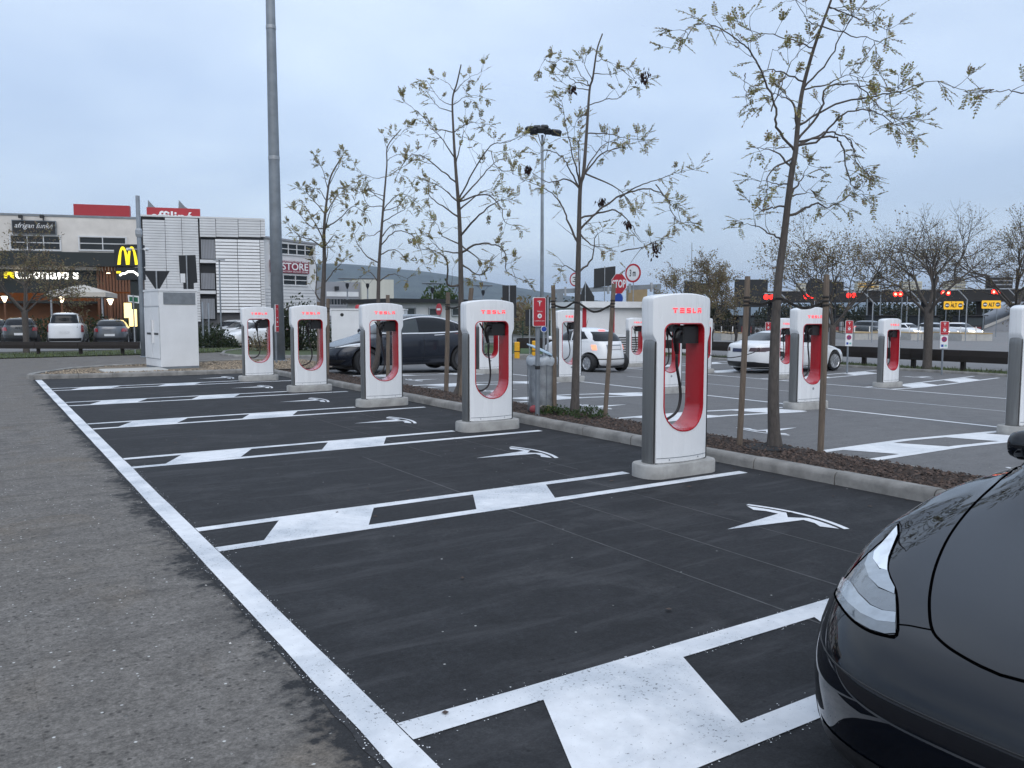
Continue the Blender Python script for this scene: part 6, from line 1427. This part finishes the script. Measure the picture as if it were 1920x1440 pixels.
# floodlight mast
fm = mast('floodlight_mast', 'tall slim mast with a cluster of dark floodlights at its top', gat(1016, 62), at(1016, 243, 62).z, .16, .09, GALVD, 12); zt = at(1016, 240, 62).z; k = 62/FPX
MB().tube([(-26*k, 0, zt+.05), (22*k, 0, zt+.05)], .05, 6).build('cross_arm', SIGNB, fm)
for i, (dx, dz, tl) in enumerate(((-24, 6, 0), (-16, 3, 0), (-10, 9, 0), (-3, 5, 0), (4, 9, 0), (9, 4, 0), (25, 0, -.5))):
    w_ = .26 if i < 6 else .36; c = Vector((dx*k, -.25 + .12*(i % 3), zt + dz*k)); mm = MB(); mm.bbox(-w_, w_, -.2, .2, -.2, .2, .04); ob = mm.build('floodlight', SIGNB, fm); ob.location = c; ob.rotation_euler = (.5, 0, .4*(i-3)*.4)
for s in (-8, 6): ob = MB().tube([(s*k*.2, 0, zt-.9), (s*k, 0, zt-.05)], .03, 5).build('stay', SIGNB, fm)
# ---------------------------------------------------------------- right guardrail
guardrail('dark wooden guardrail along the toll road behind the far bays', [Vector((29.9, y, 0)) for y in (36, 33, 30.2, 27.4, 24.6, 22.4, 20.4, 18.3, 16.4, 14.6, 12.6, 10.4, 8, 5, 2)], .34, .78, n_beams=1)
# ================================================================ toll plaza
Fc0, Fc1 = 128, 112
tcn = thing('toll_canopy', 'long dark toll canopy beam carrying sign boxes across the right background', 'canopy', gat(1425, Fc0), 0); o0 = gat(1425, Fc0); e0 = gat(2080, Fc1); dd = (e0-o0); dd.z = 0; Lc = dd.length; tcn.rotation_euler = (0, 0, atan2(dd.y, dd.x)); tcn.location = (o0.x, o0.y, -.5)
DKBR = M('dark_canopy_metal', (.018, .016, .015), .7, 0, .2, .5); zc0 = at(1430, 567, Fc0).z+.5; zc1 = at(1430, 547, Fc0).z+.5
MB().box(0, Lc, 0, 7, zc0, zc1).build('canopy_beam', DKBR, tcn); MB().box(-.1, Lc, -.1, 7.1, zc1, zc1+.12).build('roof_edge', M('pale_edge', (.35, .36, .37), .6), tcn)
for f in (.02, .16, .19, .34, .5, .66, .82): MB().box(Lc*f, Lc*f+.7, 3, 3.7, 0, zc0).build('canopy_column', DKBR, tcn)
CREAM = M('cream_sign_box', (.42, .40, .32), .7, 0, .12, 1)
for i, (u0, u1, v0, v1) in enumerate(((1500, 1524, 530, 546), (1612, 1655, 527, 541), (1697, 1736, 527, 541), (1780, 1818, 526, 540), (1862, 1908, 519, 538))):
    F = Fc0 + (Fc1-Fc0)*((u0-1425)/655); p = at(u0, v1, F); q = at(u1, v0, F); o = thing('roof_box', ['pale box on the canopy behind the leaning trunk', 'cream lane box on the canopy behind the rusty tree', 'cream lane box on the canopy above the lone far post', 'cream lane box on the canopy right of the bare trunk', 'dark lane box on the canopy near the right picture edge'][i], 'sign box', p, -YAW, 'lane boxes on the toll canopy'); w_ = (q-p).dot(RT); h_ = q.z-p.z
    MB().bbox(0, w_, 1, 2, -.3, h_, .05).build('box', DKBR if i == 4 else CREAM, o)
    for j in range(2): MB().box(w_*.05, w_*.95, .97, .995, h_*(.2+.4*j), h_*(.32+.4*j)).build('band', YB if i == 1 else GREYW, o)
REDL = emit('red_signal_lamp', (1, .02, .015), 3.0); REDH = emit('red_signal_core', (1, .22, .12), 9.0)
sigs = [(1440, 557, 62, 'smallest red lane signal left of the dark lane panel'), (1514, 556, 64, 'red lane signal beside the leaning trunk'), (1594, 554, 66, 'red lane signal behind the right wooden stake'), (1681, 551.5, 68, 'red lane signal above the lone far post'), (1770, 549.5, 69, 'red lane signal right of the bare tree trunk'), (1864, 547.5, 70, 'red lane signal nearest the right picture edge')]
for i, (u, v, F, lab) in enumerate(sigs):
    b = gat(u + 42, F); t = thing('lane_signal', lab, 'traffic signal', b, -YAW, 'red lane signals of the toll plaza'); k = F/FPX; z = at(u, v, F).z - b.z; x = -42*k
    MB().tube(catmull([(0, 0, 0), (0, 0, z-.9), (0, 0, z-.55), (-.75, 0, z+.22), (-.95, 0, z+.25), (x-.3, 0, z+.25)], 3), .05, 8).build('bent_post', GALV, t)
    hs = MB().bbox(x-.46, x+.46, -.12, .12, z-.26, z+.24, .03).build('housing', SIGNK, t)
    for s in (-1, 1):
        lm_ = MB().lathe([(.20, 0), (.19, -.03), (0, -.05)], 14, (x+s*.205, -.12, z), 'y').build('red_lamp', REDL, hs)
        if i > 2: MB().lathe([(.10, -.045), (.08, -.06), (0, -.065)], 12, (x+s*.205, -.12, z), 'y').build('bright_core', REDH, lm_)
for i, (u, v, F, hw) in enumerate(((1787, 572.5, 86, 18), (1857.5, 571, 84, 17.5))):
    b = gat(u, F); t = thing('toll_sign', ['yellow sign reading ALT behind the bare tree branches', 'yellow sign reading ALT left of the cut-off charging post'][i], 'sign', b, -YAW, 'yellow stop signs of the toll plaza'); k = F/FPX; z = at(u, v, F).z - b.z; w_, h_ = hw*k, 7.5*k
    p = MB().prism(rrect(2*w_, 2*h_, .1, 3, 0, z), -.05, .05).build('plate', emit('lit_amber', (1, .50, .01), .35, (.75, .42, .02)), t); text_on('alt_text', 'ALT', -w_*.34, w_*.34, z-h_*.5, z+h_*.5, -.06, SIGNK, p, .004, .03)
    for s in (-1, 1): d = MB().lathe([(h_*.55, -.052), (h_*.55, -.06), (0, -.06)], 16, (s*w_*.68, 0, z), 'y').build('stop_disc', SIGNK, p); MB().box(s*w_*.68-h_*.4, s*w_*.68+h_*.4, -.066, -.061, z-.07, z+.07).build('white_bar', SIGNW, d)
    for s in (-.7, .7): MB().tube([(s*w_, .1, 0), (s*w_, .1, z)], .04, 6).build('post', GALVD, t)
for i, (u0, u1, F, lab) in enumerate(((1352, 1392, 72, 'short pale concrete island behind the white saloon tail'), (1602, 1657, 74, 'pale concrete island with yellow top left of the lone far post'), (1708, 1748, 73, 'pale concrete island with yellow top behind the bare trunk'), (1803, 1860, 71, 'pale concrete island with yellow top near the right picture edge'))):
    b = gat(u0, F); t = thing('toll_island', lab, 'island', b, -YAW+.12, 'concrete islands of the toll plaza'); w_ = (u1-u0)*F/FPX
    pr_ = [(0, -.15), (w_*.5, -.35), (w_, -.45), (w_+.6, 8), (w_*.6, 8), (0, .5)]
    MB().prism(pr_, 0, .60, 'xy').build('barrier', CONCL, t); MB().prism([(x*1.004, y-.03) for x, y in pr_], .60, .68, 'xy').build('yellow_top', M('worn_yellow', (.36, .26, .13), .8, 0, .3, 1), t); MB().box(w_*.45, w_*.45+.05, -.36, -.3, .05, .58).build('joint', GREYW, t)
    MB().bbox(w_*.25, w_*.25+.3, 3.5, 3.9, .68, 1.6, .04).build('ticket_machine', GREYW, t)
    for xx in (.15, .7): MB().tube([(w_*xx, .6, .68), (w_*xx, .6, 1.2)], .05, 6).build('bollard', SIGNW, t)
for i, (u, F) in enumerate(((1528, 96), (1566, 95), (1660, 96), (1745, 94), (1830, 92), (1400, 98))):
    t = thing('toll_booth', ['dark toll booth behind the right wooden stake', 'dark toll booth beside the first red parking plate', 'dark toll booth just left of the lone far post', 'dark toll booth behind the bare trunk', 'dark toll booth under the last amber sign', 'dark toll booth left of the leaning trunk'][i], 'toll booth', gat(u, F), -YAW, 'toll booths'); MB().bbox(-1.0, 1.0, 0, 3, 0, 2.1, .05).build('cabin', SIGNB, t); MB().box(-.85, .85, -.03, -.002, 1.1, 1.9).build('window', GLASSG, t); MB().box(-1.2, 1.2, -.3, 3.2, 2.1, 2.2).build('roof', DKBR, t); MB().box(-.6, .6, -.04, -.002, .15, .9).build('door_panel', M('booth_red', (.16, .03, .03), .6), t)
back_sign('gantry_panel', 'big black gantry panel back left of the leaning trunk', 1405, 66, 0, [(1376, 524), (1438, 524), (1438, 576), (1376, 576)], SIGNB, SIGNB, None, .1); back_sign('gantry_panel', 'dark panel back behind the bare tree right of the nearest post', 1305, 70, 0, [(1282, 527), (1326, 532), (1326, 552), (1282, 552)], SIGNB, SIGNB, None, .08)
disc('lane_sign', 'large dark round sign back behind the right wooden stake', 1527, 540, 18, 60, SIGNB); back_sign('panel_sign', 'dark rectangular panel back right of the round sign back', 1565, 62, 0, [(1551, 528), (1580, 528), (1580, 549), (1551, 549)], SIGNB, SIGNB, None, .06)
# dark wire sculptures of grazing animals on the verge
WIRE = M('rusty_wire', (.035, .030, .028), .8)
def wire_beast(u, F, label, fl_=1, s=1.0, seed=0):
    t = thing('wire_sculpture', label, 'sculpture', gat(u, F), -YAW + .4*fl_, 'dark wire animal sculptures'); 
    for i in range(9):
        x = (-.9 + i*.225)*s; r = (.42 + .10*sin(i*.8))*s; MB().tube([(x*fl_, r*.8*cos(2*pi*j/12), 1.15*s + r*sin(2*pi*j/12)) for j in range(13)], .018, 4).build('hoop', WIRE, t)
    for a in range(8):
        th_ = 2*pi*a/8; MB().tube([(fl_*(-.9+.45*i)*s, (.42+.10*sin(i*1.6))*s*.8*cos(th_), 1.15*s+(.42+.10*sin(i*1.6))*s*sin(th_)) for i in range(5)], .018, 4).build('rib_wire', WIRE, t)
    for x, y in ((-.75, -.25), (-.75, .25), (.75, -.25), (.75, .25)): MB().tube([(x*s*fl_, y*s, .95*s), (x*1.05*s*fl_, y*s, .5*s), (x*.98*s*fl_, y*s, 0)], [.09*s, .055*s, .05*s], 6).build('leg', WIRE, t)
    MB().tube([(.85*s*fl_, 0, 1.3*s), (1.25*s*fl_, 0, 1.55*s), (1.5*s*fl_, 0, 1.45*s), (1.75*s*fl_, 0, 1.2*s)], [.26*s, .17*s, .16*s, .08*s], 8).build('neck_and_head', WIRE, t)
wire_beast(1358, 62, 'dark wire animal sculpture left of the white saloon', -1, 1.15); wire_beast(1432, 66, 'dark wire animal sculpture beyond the white saloon roof', 1, 1.1); wire_beast(1574, 64, 'dark wire animal sculpture beside the first red parking plate', -1, 1.15)
# earth ramp with parapet at the far right, far trees and poles
rp = thing('road_ramp', 'grey road ramp with white parapet rising at the far right', 'ramp', gat(1838, 118), -YAW); k = 118/FPX
MB().prism([(0, 0), (16, 0), (16, 4.3), (10, 4.3)], 0, 9).build('embankment', GREYW, rp); MB().prism([(-.3, .35), (10, 4.75), (16, 4.75), (16, 4.35), (10, 4.35), (-.3, -.05)], -.2, 0).build('parapet', CONCL, rp); 
FT = leafmat('far_dark_foliage', [(0, (.022, .028, .018)), (.6, (.035, .04, .022)), (1, (.05, .05, .03))])
for i, (u, F, rad, hh) in enumerate(((1250, 130, 6, 5), (1290, 120, 5, 4.4), (1475, 150, 7, 4.5), (1545, 150, 5, 5.2), (1655, 150, 7, 4.8), (1735, 160, 7, 4.6), (1800, 150, 6, 6.2), (1330, 100, 3, 4.0), (1130, 140, 8, 4.4), (1060, 150, 8, 5.2))):
    shrublet('far_tree', 'far dark tree clump below the toll canopy ' + ['behind the kiosk roof', 'right of the kiosk', 'under the canopy left end', 'behind the right wooden stake', 'left of the lone far post', 'behind the bare trunk', 'left of the road ramp', 'behind the wire sculptures', 'behind the portal', 'left of the portal upright'][i], gat(u, F), rad, hh, 2600, FT, 80+i, .6, 'tree', group='far tree clumps')
for i, (u, F, vt) in enumerate(((1295, 140, 455), (1690, 120, 480), (1650, 110, 500), (1625, 105, 500), (1700, 100, 556), (1754, 110, 560))):
    mast('far_pole', 'thin far pole ' + ['with aerial right of the nearest post', 'rising behind the canopy above the lone post', 'under the canopy left of the lone post', 'beside the second red signal bracket', 'behind the concrete islands', 'left of the amber sign'][i], gat(u, F), at(u, vt, F).z+.5, .09, .06, GALVD, 6)
# ================================================================ hills and haze
def ridge(name, prof, F, depth, col, seed):
    "rounded hill range: crest line given by direction and height, falling off to both sides"
    r = random.Random(seed); C = [at(u, v, F) for u, v in prof]
    C = catmull(C, 8); rows = []
    for t in (-1, -.8, -.6, -.4, -.2, 0, .3, .6, 1):
        row = []
        for i, c in enumerate(C):
            h = max(0, c.z) * (1-abs(t)**1.5)
            q = c + FH*(t*depth); n_ = mnoise.noise((q.x*.0035, q.y*.0035, seed))*.10 + mnoise.noise((q.x*.013, q.y*.013, seed))*.04
            row.append((q.x, q.y, h*(1+n_*(1-max(0, 1-abs(t)*4)*.85)) - 3*(abs(t) >= .99)))
        rows.append(row)
    o = MB().loft(rows, cap=False, closed=False).build(name, col, smooth=True); tag(o, kind='structure'); return o
HILL = M('wooded_hillside', (.045, .055, .045), .95, 0, .6, .012, 0, world=True)
ridge('hill', [(-400, 560), (0, 530), (350, 506), (520, 496), (642, 495), (746, 505), (808, 511), (860, 519), (912, 528), (954, 536), (996, 543), (1040, 551), (1110, 563), (1200, 577), (1290, 591)], 3300, 900, HILL, 3)
ridge('far_hills', [(950, 588), (1150, 580), (1350, 574), (1480, 571), (1570, 566), (1660, 575), (1760, 579), (1860, 573), (1960, 570), (2150, 566), (2400, 575)], 5200, 1200, HILL, 5)
hz = MB().box(-3500, 8500, -1500, 9000, -3, 420).build('haze', None)
tag(hz, 'thin blue evening haze over the plain and hills', 'haze', kind='stuff')
m = bpy.data.materials.new('haze_air'); m.use_nodes = True; nt = m.node_tree; nt.nodes.clear(); ou = nt.nodes.new('ShaderNodeOutputMaterial'); pv = nt.nodes.new('ShaderNodeVolumePrincipled')
pv.inputs['Color'].default_value = (.60, .77, 1.0, 1); pv.inputs['Density'].default_value = .00011; pv.inputs['Anisotropy'].default_value = 0
nt.links.new(pv.outputs[0], ou.inputs['Volume']); hz.data.materials.append(m)
